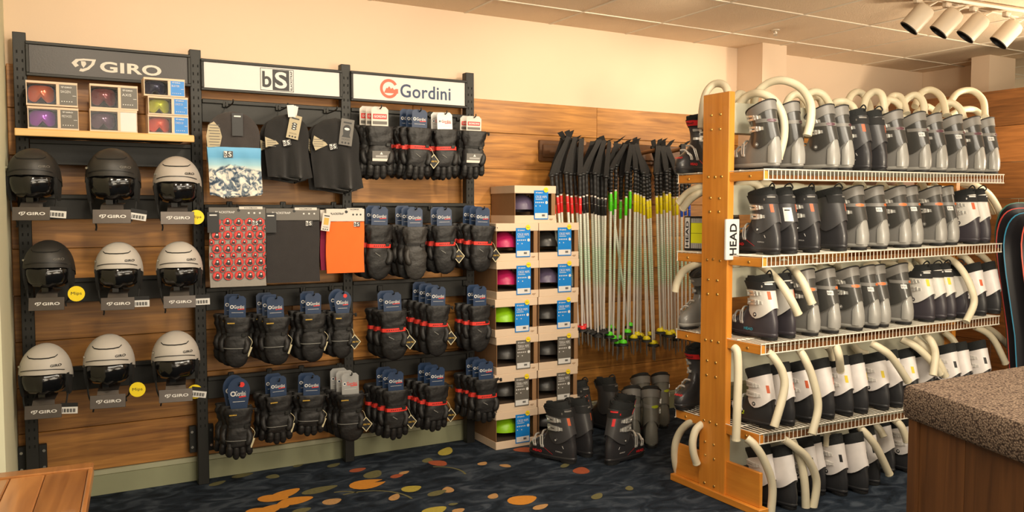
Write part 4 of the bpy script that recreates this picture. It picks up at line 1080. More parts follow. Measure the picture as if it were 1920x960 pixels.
for n, (x0, x1, yt, yb, key, lb, slb, tagk) in enumerate([
    (10, 119, 280, 328, 'k', 'matte black ski helmet, left end of the top helmet row', 'black helmet form and plate, left end of the top row', 'p'),
    (158, 267, 282, 330, 'k', 'matte black ski helmet in the middle of the top helmet row', 'black helmet form and plate, middle of the top row', 'p'),
    (285, 380, 288, 340, 'g', 'light grey ski helmet, right end of the top helmet row', 'black helmet form and plate, right end of the top row', 'yh'),
    (41, 144, 445, 497, 'k', 'matte black ski helmet, left end of the middle helmet row', 'black helmet form and plate, left end of the middle row', 'y'),
    (175, 271, 445, 499, 'w', 'chalk white ski helmet in the middle of the middle helmet row', 'black helmet form and plate at the centre of nine', 'p'),
    (291, 382, 443, 497, 'w', 'chalk white ski helmet, right end of the middle helmet row', 'black helmet form and plate, right end of the middle row', 'p'),
    (33, 140, 631, 692, 'w', 'chalk white ski helmet, left end of the bottom helmet row', 'black helmet form and plate, left end of the bottom row', 'p'),
    (154, 256, 615, 674, 'w', 'chalk white ski helmet above the round yellow tag, middle of the bottom row', 'black helmet form and plate, middle of the bottom row', 'y'),
    (282, 377, 612, 666, 'w', 'chalk white ski helmet, right end of the bottom helmet row', 'black helmet form and plate, right end of the bottom row', 'py')]):
    p = at((x0 + x1) / 2, yb, Y=YH); w = at(x1, yb, Y=YH).x - at(x0, yb, Y=YH).x
    k = w / .232; rz = -.16
    if key not in HP: HP[key] = make_helmet(key); h = HP[key]
    else: h = dup(HP[key], p)
    h.location = p; h.rotation_euler = (0, 0, rz); h.scale = (k, k, k); h['label'] = lb; h['group'] = 'helmets on the display forms'
    if SP is None: SP = make_stand(); s = SP
    else: s = dup(SP, p)
    s.location = p; s.rotation_euler = (0, 0, rz); s.scale = (k, k, k); s['label'] = slb; s['group'] = 'helmet display forms'
    RT = Matrix.Rotation(rz, 4, 'Z')
    def hang(d): return p + RT @ (V(d) * k)
    side = .105
    if 'p' in tagk:
        mb = MB(); mb.box2((-.034, 0, -.030), (.034, .001, .0)); mb.box2((-.034, 0, .0), (.034, .001, .018), 1)
        for q in range(9): mb.box2((-.026 + q * .006, -.0006, -.024), (-.0235 + q * .006 + .002 * (q % 2), 0, -.008), 1)
        t_ = mb.build('price_tag', [M['white'], M['black']], None); t_.location = hang((side, -.10, -.165)); t_.rotation_euler = (0, .08 + .1 * sin(n), rz)
        t_.parent = None; t_['label'] = 'white barcode tag hanging beside the name plate, %s' % slb.split(', ')[-1].replace('black helmet form and plate at the centre of nine', 'centre of nine helmets'); t_['category'] = 'tag'; t_['group'] = 'tags on the helmets'
    if 'y' in tagk:
        mb = MB(); mb.M = Matrix.Rotation(pi / 2, 4, 'X'); mb.lathe([(0, 0), (.034, 0), (.034, .0015), (0, .0015)], 24)
        t_ = mb.build('round_tag', M['yellow'], None)
        d = (.125, -.09, -.135) if tagk == 'y' else (.085, -.06, -.175)
        t_.location = hang(d); t_.rotation_euler = (0, 0, rz)
        t_['label'] = 'round yellow tag hanging at the helmet, %s' % slb.split('plate, ')[-1]; t_['category'] = 'tag'; t_['group'] = 'round yellow tags'
        mb = MB(); mb.text('Mips', (0, -.0024, 0), .017, UX, UZ, .042, 0, 0); l_ = mb.build('tag_lettering', M['black'], t_)
# ------------------------------------------------------------------ gloves and mittens on the pegs
YG = 4.262
FAB = mat('black_glove_nylon', (31, 30, 30), .55, var=.3, scale=30, bump=.35, bscale=38)
PALM = mat('dark_grey_glove_leather', (52, 50, 48), .5, var=.2, scale=50, bump=.3, bscale=50)
CUFFM = mat('black_glove_cuff', (27, 27, 27), .75, var=.2, scale=40, bump=.25, bscale=60)
BANDM = mat('red_wrist_band', (226, 56, 44), .55, var=.06)
PIPE = mat('grey_reflective_piping', (130, 130, 126), .4)
CLEAR = mat('silver_blister_card', (196, 196, 194), .2, .4)
TAGM = mat('cream_hang_tag', (206, 196, 160), .6)
def glove_mesh(L, W, mitt, seed, thumb=1):
    """hangs fingers down from z = 0, back of the hand towards -Y"""
    rnd = random.Random(seed); mb = MB(); rings = []; n = 30
    prof = [(0, .50, .20), (.02, .52, .22), (.10, .50, .22), (.2, .46, .21), (.28, .42, .20), (.33, .385, .185), (.37, .40, .20), (.45, .45, .22), (.55, .47, .225), (.64, .47, .215)]
    prof += [(.74, .45, .20), (.84, .41, .17), (.92, .33, .13), (.97, .22, .09), (1.0, .08, .03)] if mitt else [(.70, .46, .19), (.74, .44, .16)]
    ph = rnd.uniform(0, 6)
    pf = []
    for p, q in zip(prof, prof[1:]): pf += [p, tuple((a + b) / 2 for a, b in zip(p, q))]
    pf.append(prof[-1])
    for f, hw, hd in pf:
        r = []
        for k in range(n):
            a = 2 * pi * k / n
            wob = 1 + .05 * sin(3 * a + f * 22 + ph) * (1 if .03 < f < .97 else .3) + .035 * sin(f * 46 + 2 * a + ph) + (.075 * sin(7 * a + ph + f * 6) * sin(min(1, f / .33) * pi) if f < .33 else 0) + .02 * sin(11 * a - f * 30)
            r.append(V((W * hw * sgp(cos(a), .8) * wob + .01 * W * sin(f * 5 + ph), W * hd * sgp(sin(a), .8) * wob, -L * f)))
        rings.append(r)
    mb.loft(rings, 0, False, True)
    mb.loft([[p * 1 for p in rings[0]], [V((p.x * .86, p.y * .8, -L * .03)) for p in rings[0]], [V((p.x * .7, p.y * .5, -L * .1)) for p in rings[0]]], 1)
    if not mitt:
        for q, (fx, ln) in enumerate(((-.345, .22), (-.115, .285), (.115, .27), (.345, .19))):
            x = fx * W; r0 = W * .128
            c = curve([V((x * .96, 0, -L * .66)), V((x * 1.02, -.004, -L * (.74 + ln * .2))), V((x * 1.05, .002, -L * (.74 + ln * .55))), V((x * 1.06, .012, -L * (.74 + ln * .9)))], 4)
            N = len(c); mb.tube(c, [r0 * (1 if i < N - 3 else (.92, .72, .3)[i - N + 3]) * (1 + .06 * sin(i * 2.1 + q)) for i in range(N)], 9)
    c = curve([V((thumb * W * .28, -W * .06, -L * .42)), V((thumb * W * .37, -W * .15, -L * .52)), V((thumb * W * .34, -W * .20, -L * .62)), V((thumb * W * .25, -W * .21, -L * .71))], 4)
    N = len(c); mb.tube(c, [W * (.09 + .035 * min(1, i / 4)) * (1 if i < N - 3 else (.92, .75, .35)[i - N + 3]) for i in range(N)], 9)
    return mb
def surf_band(mb, L, W, f, h, g=.003, m=0, span=1.0, hw=.395, hd=.205):
    rings = []
    for k in range(13):
        a = -pi / 2 + (k / 12 - .5) * 2 * pi * span
        x = (W * hw + g) * sgp(cos(a), .8); y = (W * hd + g) * sgp(sin(a), .8)
        rings.append([V((x, y, -L * f + h / 2)), V((x, y, -L * f - h / 2))])
    mb.loft(rings, m, closed=False)
def make_gloves(L, W, mitt=False, band=False, line=False, patch=False, card='navy', tagd=False, seed=0, ch=.075, cw=None, palm=False):
    root = thing('ski_mittens' if mitt else 'ski_gloves', 'gloves', 'mittens' if mitt else 'gloves')
    g1 = glove_mesh(L, W, mitt, seed, -1 if palm else 1).build('mitten' if mitt else 'glove', [PALM if palm else FAB, CUFFM], root, ang=75)
    g1.location = (0, 0, 0)
    g2 = glove_mesh(L * .985, W, mitt, seed + 50, -1).build('mitten' if mitt else 'glove', [FAB, CUFFM], root, ang=75)
    g2.location = (-W * .16, W * .42, -.004); g2.rotation_euler = (0, .05, .1)
    mb = MB(); surf_band(mb, L, W, .33, .014, .0045, 0, .97); mb.build('wrist_strap', CUFFM, g1)
    mb = MB(); mb.box((W * .25, -W * .24, -L * .345), (.022, .006, .018), 0, .002); mb.build('strap_buckle', M['blk'], g1)
    # drawcord toggle at the cuff
    mb = MB(); mb.tube(curve([(W * .42, -W * .1, -L * .05), (W * .58, -W * .14, -L * .03), (W * .62, -W * .1, -L * .08)], 4), .0035, 5); mb.box((W * .6, -W * .12, -L * .05), (.012, .012, .02), 0, .003); mb.build('cord_toggle', CUFFM, g1)
    if band:
        for o_, nm in ((g1, 1), (g2, 0)):
            mb = MB(); surf_band(mb, L, W, .375, .020, .006, 0, .98, .41, .21); b_ = mb.build('red_band', BANDM, o_)
            if nm:
                mb = MB()
                for k in range(7): mb.poly([V((-W * .26 + k * W * .075, -W * .21 - .0072, -L * .375 - .002)), V((-W * .225 + k * W * .075, -W * .21 - .0072, -L * .375 - .002)), V((-W * .225 + k * W * .075, -W * .21 - .0072, -L * .375 + .003)), V((-W * .26 + k * W * .075, -W * .21 - .0072, -L * .375 + .003))])
                mb.build('band_lettering', M['black'], b_)
        mb = MB(); mb.tube([(-W * .2, -W * .245, -L * .5), (-W * .02, -W * .24, -L * .56)], .0022, 5); mb.build('zip_pull', PIPE, g1)
    if line:
        mb = MB(); surf_band(mb, L, W, .60, .0035, .0052, 0, .62, .475, .225); mb.build('reflective_piping', PIPE, g1)
        mb = MB()
        for k in range(6): mb.poly([V((-W * .36 + k * W * .045, -W * .222 - .006, -L * .12)), V((-W * .325 + k * W * .045, -W * .222 - .006, -L * .12)), V((-W * .325 + k * W * .045, -W * .222 - .006, -L * .12 + .006)), V((-W * .36 + k * W * .045, -W * .222 - .006, -L * .12 + .006))])
        mb.build('gold_lettering', M['gold'], g1)
    if patch:
        mb = MB(); mb.box((0, -W * .235, -L * .56), (W * .66, .002, L * .19), 0); mb.box((0, -W * .235 - .0008, -L * .63), (W * .66, .002, L * .05), 1)
        p_ = mb.build('cardboard_sleeve', [M['grey_card'], M['offwhite']], root)
        mb = MB(); mb.poly([V((-.008, -W * .235 - .002, -L * .53)), V((.008, -W * .235 - .002, -L * .53)), V((0, -W * .235 - .002, -L * .48))])
        for k in (0, 1): mb.box((0, -W * .235 - .0015, -L * (.555 + k * .02)), (W * .42, .001, L * .008))
        mb.build('sleeve_lettering', M['white'], p_)
    # hanging card above the cuff
    cw = cw or W * .62; yc = -.004
    mb = MB()
    if card == 'round':
        pts = [V((cw * .66 * cos(a), yc, ch * .56 + ch * .46 * sin(a))) for a in [2 * pi * k / 22 for k in range(22)] if sin(a) > -.75]
        pts += [V((cw * .42, yc, -.01)), V((-cw * .42, yc, -.01))]
        pts = sorted(pts[:-2], key=lambda p: math.atan2(p.z - ch * .56, p.x))
        pts = [V((-cw * .5, yc, -.012)), V((cw * .5, yc, -.012))] + [p for p in pts if p.z > ch * .2 and p.x > 0] + [p for p in pts if p.z > ch * .2 and p.x <= 0]
        top_ = [V((cw * .66 * cos(a), yc, ch * .56 + ch * .46 * sin(a))) for a in [pi * k / 14 for k in range(15)]]
        mb.poly([V((-cw * .46, yc, -.012)), V((cw * .46, yc, -.012))] + top_)
        cm = M['navy']
    else:
        cx = cw / 2; e = cw * .16
        mb.poly([V((-cx, yc, -.012)), V((cx, yc, -.012)), V((cx, yc, ch - e)), V((cx - e, yc, ch)), V((-cx + e, yc, ch)), V((-cx, yc, ch - e))])
        cm = M['navy'] if card == 'navy' else CLEAR if card == 'silver' else M['offwhite']
    cd = mb.build('hang_card', cm, root, smooth=False)
    mb = MB(); ink = 0
    if card == 'red':
        mb.box((0, yc - .001, ch * .5), (cw * .82, .001, ch * .26), 1); mb.text('GORDINI', V((0, yc - .0022, ch * .5)), ch * .13, UX, UZ, cw * .7, 0, .03); mb.box((0, yc - .001, ch * .18), (cw * .85, .001, ch * .16), 2)
    else:
        mb.text('Gordini', V((cw * .1, yc - .0012, ch * .48)), ch * .17, UX, UZ, cw * .6, 0 if card != 'silver' else 1, .012)
        mb.poly([V((cw * .0, yc - .0012, ch * .34)), V((cw * .42, yc - .0012, ch * .36)), V((cw * .40, yc - .0012, ch * .40)), V((cw * .02, yc - .0012, ch * .38))], 1)
        mb.disc(V((-cw * .33, yc - .0012, ch * .48)), ch * .09, n=12, m=0); mb.disc(V((-cw * .33, yc - .0016, ch * .48)), ch * .05, n=12, m=3)
        mb.poly([V((-cw * .35, yc - .0012, ch * .2)), V((cw * .35, yc - .0012, ch * .2)), V((cw * .35, yc - .0012, ch * .215)), V((-cw * .35, yc - .0012, ch * .215))], 0)
        if card == 'round': mb.disc(V((cw * .18, yc - .0012, ch * .78)), ch * .09, n=12, m=1)
    mb.build('card_lettering', [M['white'], M['red'], M['grey_card'], M['navy']], cd)
    if tagd:
        mb = MB(); c = V((W * .52, -W * .28, -L * .63)); s_ = .036
        D4 = lambda k, y, m: mb.poly([c + V((0, y, -k * s_ * 1.15)), c + V((k * s_ * .95, y, 0)), c + V((0, y, k * s_ * 1.15)), c + V((-k * s_ * .95, y, 0))], m)
        D4(1, 0, 0); D4(.84, -.0008, 1)
        mb.text('GORE-TEX', c + V((.0, -.0025, 0)), .009, UX, UZ, .044, 2, .02)
        mb.tube(curve([c + V((0, .002, s_)), c + V((-.01, .01, s_ + .03)), V((W * .4, -W * .1, -L * .36))], 4), .0012, 4, 0)
        mb.build('diamond_tag', [TAGM, M['black'], M['gold']], root)
    elif line:
        mb = MB(); c = V((W * .47, -W * .12, -L * .68)); mb.tube(curve([V((W * .42, -W * .1, -L * .38)), V((W * .56, -W * .14, -L * .48)), c + V((0, 0, .02))], 4), .0014, 4)
        mb.box(c, (.010, .004, .05), 0, .001, Matrix.Rotation(.35, 3, 'Y')); mb.build('paper_tag', TAGM, root)
    return root
def Zg(px, py): return at(px, py, Y=YG).z
GL_ROWS = {
    0: [(712, 237, 337, 50, dict(patch=True, card='red', ch=.105), 2), (786, 240, 338, 46, dict(band=True, card='navy', tagd=True, ch=.10), 2),
        (834, 243, 338, 44, dict(band=True, card='silver', ch=.095), 1), (888, 246, 337, 42, dict(patch=True, card='red', ch=.085), 1)],
    1: [(711, 422, 525, 50, dict(mitt=True, band=True, ch=.10), 1), (778, 425, 525, 44, dict(mitt=True, palm=True, ch=.105), 2),
        (833, 423, 514, 43, dict(mitt=True, band=True, tagd=True, ch=.10), 1), (904, 423, 510, 42, dict(mitt=True, band=True, tagd=True, ch=.105), 2)],
    2: [(445, 594, 690, 51, dict(mitt=True, line=True, ch=.105), 1), (517, 594, 685, 50, dict(mitt=True, line=True, ch=.105), 2), (587, 587, 679, 48, dict(mitt=True, line=True, ch=.105), 1),
        (642, 586, 672, 40, dict(mitt=True, line=True, card='round', tagd=True, ch=.115), 1), (736, 582, 676, 52, dict(mitt=True, band=True, tagd=True, ch=.10), 1),
        (821, 572, 668, 42, dict(mitt=True, band=True, tagd=True, ch=.105), 3), (899, 572, 660, 40, dict(mitt=True, band=True, ch=.11), 1)],
    3: [(448, 764, 863, 52, dict(line=True, card='round', ch=.15), 1), (522, 741, 834, 50, dict(line=True, ch=.10), 1), (584, 739, 818, 50, dict(line=True, ch=.10), 1),
        (657, 737, 828, 50, dict(mitt=True, line=True, card='silver', tagd=True, ch=.11), 2), (742, 730, 826, 46, dict(band=True, tagd=True, ch=.10), 2),
        (819, 721, 810, 44, dict(band=True, tagd=True, ch=.10), 2), (911, 709, 794, 42, dict(band=True, ch=.10), 2)]}
KINDW = {0: 'top glove row', 1: 'second glove row', 2: 'third glove row', 3: 'bottom glove row'}
for j, lst in GL_ROWS.items():
    for i, (px, yt, yb, wpx, kw, nb_) in enumerate(lst):
        pos = at(px, yt, Y=YG); L = pos.z - at(px, yb, Y=YG).z
        W = abs(at(px + wpx / 2, yt, Y=YG).x - at(px - wpx / 2, yt, Y=YG).x) * .98
        bay = 2 if pos.x > PX[2] else 1
        g = make_gloves(L, W, seed=j * 10 + i, **kw)
        g.location = pos; g.rotation_euler = (.02, .03 * sin(i * 2.3 + j), -.12 + .1 * sin(i * 1.7 + j * 2))
        kind = 'mittens' if kw.get('mitt') else 'gloves'
        look = 'with a printed card sleeve' if kw.get('patch') else 'with a red wrist band' if kw.get('band') else 'with grey piping' if kw.get('line') else 'showing the palm side'
        g['label'] = 'black %s %s, front of %s peg, %s' % (kind, look, ORD[i], KINDW[j]); g['group'] = 'gloves and mittens on pegs, ' + KINDW[j]
        for b in range(nb_):
            d = dup(g, pos + V((-.012 - .018 * b, .058 + .05 * b, .006 + .006 * b)), g.rotation_euler.z + .04 * (b + 1))
            d['label'] = 'black %s, %s from the front on %s peg, %s' % (kind, ORD[b + 1], ORD[i], KINDW[j])
        hook(bay, j, pos.x, front=YR - YG + .03 if YR > YG else .2, drop=max(.02, RAILS[(bay, j)][1] - (pos.z + kw['ch'] * .86)))

# ------------------------------------------------------------------ hoods hanging from the top rail
HOOD = mat('black_hood_fleece', (30, 29, 29), .92, var=.2, scale=40, bump=.2, bscale=300, sheen=.2)
HOOD2 = mat('charcoal_hood_knit', (58, 53, 52), .92, var=.12, scale=60, bump=.2, bscale=300, sheen=.2)
PATCH = mat('pale_printed_lining', (176, 164, 136), .8, var=.1)
def mountain_mat():
    m = bpy.data.materials.new('snowy_mountain_print'); m.use_nodes = True
    nt = m.node_tree; N = nt.nodes; L = nt.links; b = N['Principled BSDF']; b.inputs['Roughness'].default_value = .85
    tc = N.new('ShaderNodeTexCoord'); sp = N.new('ShaderNodeSeparateXYZ'); L.new(tc.outputs['Object'], sp.inputs[0])
    def noise(scale, det=6, typ=None, dist=0):
        n = N.new('ShaderNodeTexNoise'); n.inputs['Scale'].default_value = scale; n.inputs['Detail'].default_value = det; n.inputs['Distortion'].default_value = dist
        if typ: n.noise_type = typ
        L.new(tc.outputs['Object'], n.inputs['Vector']); return n
    def ramp(src, els):
        r = N.new('ShaderNodeValToRGB'); r.color_ramp.elements[0].position = els[0][0]; r.color_ramp.elements[0].color = lin(els[0][1])
        r.color_ramp.elements[1].position = els[-1][0]; r.color_ramp.elements[1].color = lin(els[-1][1])
        for p, c in els[1:-1]: e = r.color_ramp.elements.new(p); e.color = lin(c)
        L.new(src, r.inputs[0]); return r.outputs[0]
    mr = N.new('ShaderNodeMapRange'); mr.inputs['From Min'].default_value = -.27; mr.inputs['From Max'].default_value = 0; L.new(sp.outputs['Z'], mr.inputs['Value'])
    sky = ramp(mr.outputs[0], [(.55, (226, 222, 206)), (.68, (150, 192, 206)), (.82, (96, 160, 200)), (1.0, (110, 172, 214))])
    n1 = noise(24, 8, None, 1.6); rock = ramp(n1.outputs['Fac'], [(.38, (52, 70, 92)), (.47, (116, 128, 138)), (.53, (198, 196, 190)), (.62, (232, 224, 208))])
    # ridge line: highest in the middle
    ab = N.new('ShaderNodeMath'); ab.operation = 'ABSOLUTE'; L.new(sp.outputs['X'], ab.inputs[0])
    n2 = noise(13, 5); ma = N.new('ShaderNodeMath'); ma.operation = 'MULTIPLY_ADD'; ma.inputs[1].default_value = -.9; ma.inputs[2].default_value = .60; L.new(ab.outputs[0], ma.inputs[0])
    mb_ = N.new('ShaderNodeMath'); mb_.operation = 'MULTIPLY_ADD'; mb_.inputs[1].default_value = .22; L.new(n2.outputs['Fac'], mb_.inputs[0]); L.new(ma.outputs[0], mb_.inputs[2])
    su = N.new('ShaderNodeMath'); su.operation = 'SUBTRACT'; L.new(mb_.outputs[0], su.inputs[0]); L.new(mr.outputs[0], su.inputs[1])
    st = N.new('ShaderNodeMapRange'); st.inputs['From Min'].default_value = 0; st.inputs['From Max'].default_value = .04; L.new(su.outputs[0], st.inputs['Value'])
    mx = N.new('ShaderNodeMix'); mx.data_type = 'RGBA'; L.new(st.outputs[0], mx.inputs['Factor']); L.new(sky, mx.inputs['A']); L.new(rock, mx.inputs['B'])
    L.new(mx.outputs['Result'], b.inputs['Base Color']); return m
def cloth_shape(outline, o, depth=.03, n=10, wob=.004, seed=0, fold=.012):
    """double-layer cloth filling the outline (dx, dz), bulging towards -Y, with folds that deepen towards the hem"""
    rnd = random.Random(seed); ph = rnd.uniform(0, 6); mb = MB()
    z1 = max(p[1] for p in outline); z0 = min(p[1] for p in outline)
    def ext(z):
        xs = []
        for (xa, za), (xb, zb) in zip(outline, outline[1:] + outline[:1]):
            if (za - z) * (zb - z) <= 0 and abs(za - zb) > 1e-9: xs.append(xa + (xb - xa) * (z - za) / (zb - za))
        return (min(xs), max(xs)) if xs else (0, 0)
    NZ, NX = 26, 26; fr, bk = [], []
    for i in range(NZ + 1):
        t = i / NZ; z = z1 - (z1 - z0) * min(.9985, max(.0012, t ** 1.15)); xa, xb = ext(z); rf, rb = [], []
        for j in range(NX + 1):
            u = -1 + 2 * j / NX; x = (xa + xb) / 2 + (xb - xa) / 2 * u
            bul = depth * (1 - abs(u) ** 2.4) * min(1, .25 + t * 6)
            fo = fold * max(0, t - .35) ** 1.2 * (sin(u * 6.5 + ph + t * 2.2) + .6 * sin(u * 11 - ph + t * 3)) * (1 - u * u) ** .3 + wob * sin(x * 60 + z * 25 + ph)
            hem = z + (.006 * sin(u * 5 + ph) if i == NZ else 0)
            rf.append(V((x, -bul + fo, hem))); rb.append(V((x, .5 * bul + fo * .6 + .002, hem)))
        fr.append(rf); bk.append(rb)
    mb.loft(fr, 0, closed=False); mb.loft(bk, 0, closed=False)
    mb.loft([[r[0] for r in fr], [r[0] for r in bk]], 0, closed=False); mb.loft([[r[-1] for r in fr], [r[-1] for r in bk]], 0, closed=False); mb.loft([fr[0], bk[0]], 0, closed=False)
    return mb
def hood_at(px0, px1, py0, py1):
    a = at(px0, py0, Y=YG); b = at(px1, py1, Y=YG); return a, b.x - a.x, a.z - b.z
def arc_outline(w, h, flare, r=1.0, skew=0.):
    """rounded crown, straight sides, flared hem"""
    pts = []
    for k in range(15):
        a = pi - pi * k / 14; pts.append((w / 2 * cos(a), -w / 2 * r + w / 2 * r * sin(a) ** .9))
    pts += [(w / 2 * (1 - .03), -h * .55), (w / 2 * (1 + flare) + skew, -h * .99), (w * .2 + skew, -h), (-w * .1 + skew, -h * .98), (-w / 2 * (1 - flare * .2) + skew, -h * .97), (-w / 2, -h * .55)]
    return pts
def hood_tag(parent, c, w, h, m, rot=0., pic=None, word=None):
    mb = MB(); R = Matrix.Rotation(rot, 4, 'Y'); mb.M = Matrix.Translation(V(c)) @ R
    mb.box((0, 0, 0), (w, .0015, h), 0)
    o = mb.build('paper_tag', m, parent)
    mb = MB(); mb.M = Matrix.Translation(V(c)) @ R
    if pic == 'hood':   # drawing of a hood with an eye opening
        mb.poly([V((w * .3 * cos(a), -.0014, h * .12 + h * .16 * sin(a))) for a in [pi * k / 10 for k in range(11)]] + [V((-w * .24, -.0014, -h * .1)), V((-w * .34, -.0014, -h * .2)), V((w * .34, -.0014, -h * .2)), V((w * .24, -.0014, -h * .1))], 0)
        mb.disc(V((0, -.002, h * .12)), w * .2, n=12, m=1, ry=h * .05)
    elif pic == 'knot':
        for dz in (-.07, .03, .13): mb.disc(V((0, -.0014, h * dz)), w * .22, n=12, m=0, ry=h * .06)
        for dz in (-.07, .03, .13): mb.disc(V((0, -.0018, h * dz)), w * .10, n=12, m=1, ry=h * .025)
    elif pic == 'map':
        mb.box((0, -.001, h * .05), (w * .56, .001, h * .4), 2)
    mb.box((0, -.001, h * .36), (w * .62, .001, h * .06), 0)
    if pic:
        mb.text('HOOD', V((0, -.0014, -h * .28)), h * .06, UX, UZ, w * .6, 0)
        for k in (-1, 0, 1): mb.disc(V((k * w * .24, -.0014, -h * .41)), w * .08, n=10, m=0)
    mb.build('tag_print', [M['black'] if m != M['black'] else M['white'], M['white'] if m != M['black'] else M['black'], M['gold']], o)
    return o
# 1: charcoal hood above a blue mountain-print tube
a, w, h = hood_at(385, 490, 206, 372); x0 = a.x + w / 2
t = thing('hooded_neck_tube', 'charcoal hood over a blue neck tube printed with a snowy mountain', 'hood', (x0, YG, a.z), -.06, 'hoods on the top rail')
cloth_shape(arc_outline(w * .98, h * .62, 0, 1.0), 0, .018, seed=1).build('hood', HOOD2, t, ang=80)
s = MB(); pts = [(-.04, -.27), (0, -.33), (.03, -.45), (.02, -.62), (-.05, -.74), (-.13, -.6)]
zz = lambda f: -h * f
fo = [(-w * .46, zz(.17)), (-w * .36, zz(.13)), (-w * .26, zz(.2)), (-w * .22, zz(.3)), (-w * .26, zz(.41)), (-w * .48, zz(.425)), (-w * .5, zz(.3))]
s.poly([V((x, -.024, z)) for x, z in fo]); pm = s.build('printed_lining', PATCH, t)
s = MB()
for k in range(8):
    z = zz(.17 + k * .032); s.box((-w * .36 + .004 * (k % 2), -.0255, z), (w * .19, .001, .003), 0)
s.build('lining_print', M['grey_card'], pm)
tube = cloth_shape([(-w * .49, 0), (-w * .2, -.003), (w * .2, -.002), (w * .49, 0), (w * .485, -h * .2), (w * .51, -h * .55), (w * .2, -h * .572), (-w * .2, -h * .578), (-w * .45, -h * .565), (-w * .47, -h * .2)], 0, .012, seed=3)
o = tube.build('neck_tube', mountain_mat(), t, ang=80); o.location = (0, -.022, -h * .415)
s = MB(); bs_logo(s, V((-w * .12, -.0205, -h * .085)), .032, 0, 1); s.build('tube_logo', [M['white'], M['black']], o)
hood_tag(t, (w * .06, -.03, -h * .155), w * .2, h * .26, M['black'])
hook(1, 0, x0, .2, .04)
# 2 and 3: black hoods with face openings
for (q, px0, px1, py0, py1, lb, pic, tm, rot, sk, fc) in [(2, 494, 585, 211, 338, 'black hood with a small knot-pattern tag, middle of the three hanging hoods', 'knot', PATCH, .2, .012, .28),
                                               (3, 582, 681, 217, 358, 'wide black hood with a pale hood drawing on its tag, beside the gloves', 'hood', M['grey_card'], .13, .016, .42)]:
    a, w, h = hood_at(px0, px1, py0, py1); x0 = a.x + w / 2
    t = thing('balaclava', lb, 'hood', (x0, YG + .01 * q, a.z), -.06, 'hoods on the top rail')
    cloth_shape(arc_outline(w * .92, h, .06, .95, sk), 0, .022, seed=q * 7, wob=.003, fold=.045).build('hood', HOOD, t, ang=80)
    s = MB(); fo = [(-w * .47, -h * .36), (-w * .24, -h * .42), (-w * .19, -h * .46), (-w * .46, -h * .52)] if q == 2 else [(-w * .42, -h * .26), (-w * .2, -h * .35), (-w * .17, -h * .38), (-w * .4, -h * .46), (-w * .45, -h * .36)]
    s.poly([V((x, -.026, z)) for x, z in fo]); pm = s.build('printed_lining', PATCH, t)
    s = MB()
    for k in range(4): s.box((-w * .34, -.027, fo[0][1] - h * (.05 + .03 * k)), (w * .18, .001, .0028))
    s.build('lining_print', M['grey_card'], pm)
    s = MB(); s.M = Matrix.Translation((-w * (.03 if q == 2 else .07), -.033, -h * (.44 if q == 2 else .40))) @ Matrix.Rotation(-.2, 4, 'Y'); bs_logo(s, V((0, 0, 0)), .029, 0, 1); s.build('hood_logo', [M['white'], M['black']], t)
    hood_tag(t, (w * (.12 if q == 2 else .18), -.038, -h * .2), w * .25, h * .36, tm, rot, pic)
    d = dup(t, t.location + V((-.012, .062, -.012)), -.02); d['label'] = 'black hood hanging directly behind the %s' % ('hood with the knot-pattern tag' if q == 2 else 'wide hood beside the gloves')
    hook(1, 0, x0, .2, .04)
    if q == 2:   # extra card folded over the peg
        s = MB()
        for k in range(3): s.box((.012 + .01 * k, -.05 + .012 * k, .012), (.034, .002, .06), 0, 0, Matrix.Rotation(.15 * k - .1, 3, 'Y'))
        s.build('peg_card', M['white'], t)

# ------------------------------------------------------------------ neck tubes on header cards
def tube_pack(px0, px1, pyh, pyb, pye, name_lb, body, header, ink, logo_x, extra=None, grp='neck tubes on header cards', y=YG):
    a = at(px0, pyh, Y=y); b = at(px1, pyb, Y=y); e = at(px0, pye, Y=y); w = b.x - a.x; hh = a.z - b.z; hb = b.z - at(px1, pye - 8, Y=y).z
    t = thing('neck_tube_pack', name_lb, 'neck tube', (a.x + w / 2, y, b.z), -.05, grp)
    mb = MB(); rows = []
    nx, nz = 14, 12
    for i in range(nz + 1):
        rows.append([V((-w / 2 + w * j / nx + .002 * sin(i * .6), -.006 - .005 * sin(pi * j / nx) + .0018 * sin(j * 1.1 + i * .4), -hb * i / nz)) for j in range(nx + 1)])
    back = [[V((p.x, .012 + .003 * sin(p.x * 20), p.z)) for p in r] for r in rows]
    mb.loft(rows, 0, closed=False); mb.loft(back, 0, closed=False)
    for j in (0, nx): mb.loft([[r[j] for r in rows], [r[j] for r in back]], 0, closed=False)
    mb.loft([rows[-1], back[-1]], 0, closed=False)
    bo = mb.build('neck_tube', body, t, ang=80)
    mb = MB(); mb.box((0, .002, hh / 2 - .012), (w * 1.01, .034, hh + .01), 0, .002); hd = mb.build('header_card', header, t)
    mb = MB(); mb.text('BLACKSTRAP', V((-w * .22, -.0162, hh * .42)), hh * .2, UX, UZ, w * .34, 0, .02)
    for k in range(3): mb.disc(V((w * (.2 + .1 * k), -.0162, hh * .34)), hh * .09, n=10)
    mb.build('card_lettering', ink, hd)
    mb = MB(); mb.box((w * .24, -.0158, hh * .82), (w * .42, .001, hh * .26), 0); mb.text('FACEMASK', V((w * .24, -.0172, hh * .82)), hh * .11, UX, UZ, w * .24, 1, .02); mb.build('top_strip', [M['offwhite'], M['black']], hd)
    mb = MB(); mb.disc(V((w * .02, -.0162, hh * .6)), hh * .14, n=12); mb.build('peg_hole', M['black'], hd)
    mb = MB(); bs_logo(mb, V((logo_x * w, -.015, -.032)), .026, 0, 1); mb.build('tube_logo', [M['white'], M['black']], bo)
    return t, w, hb, bo
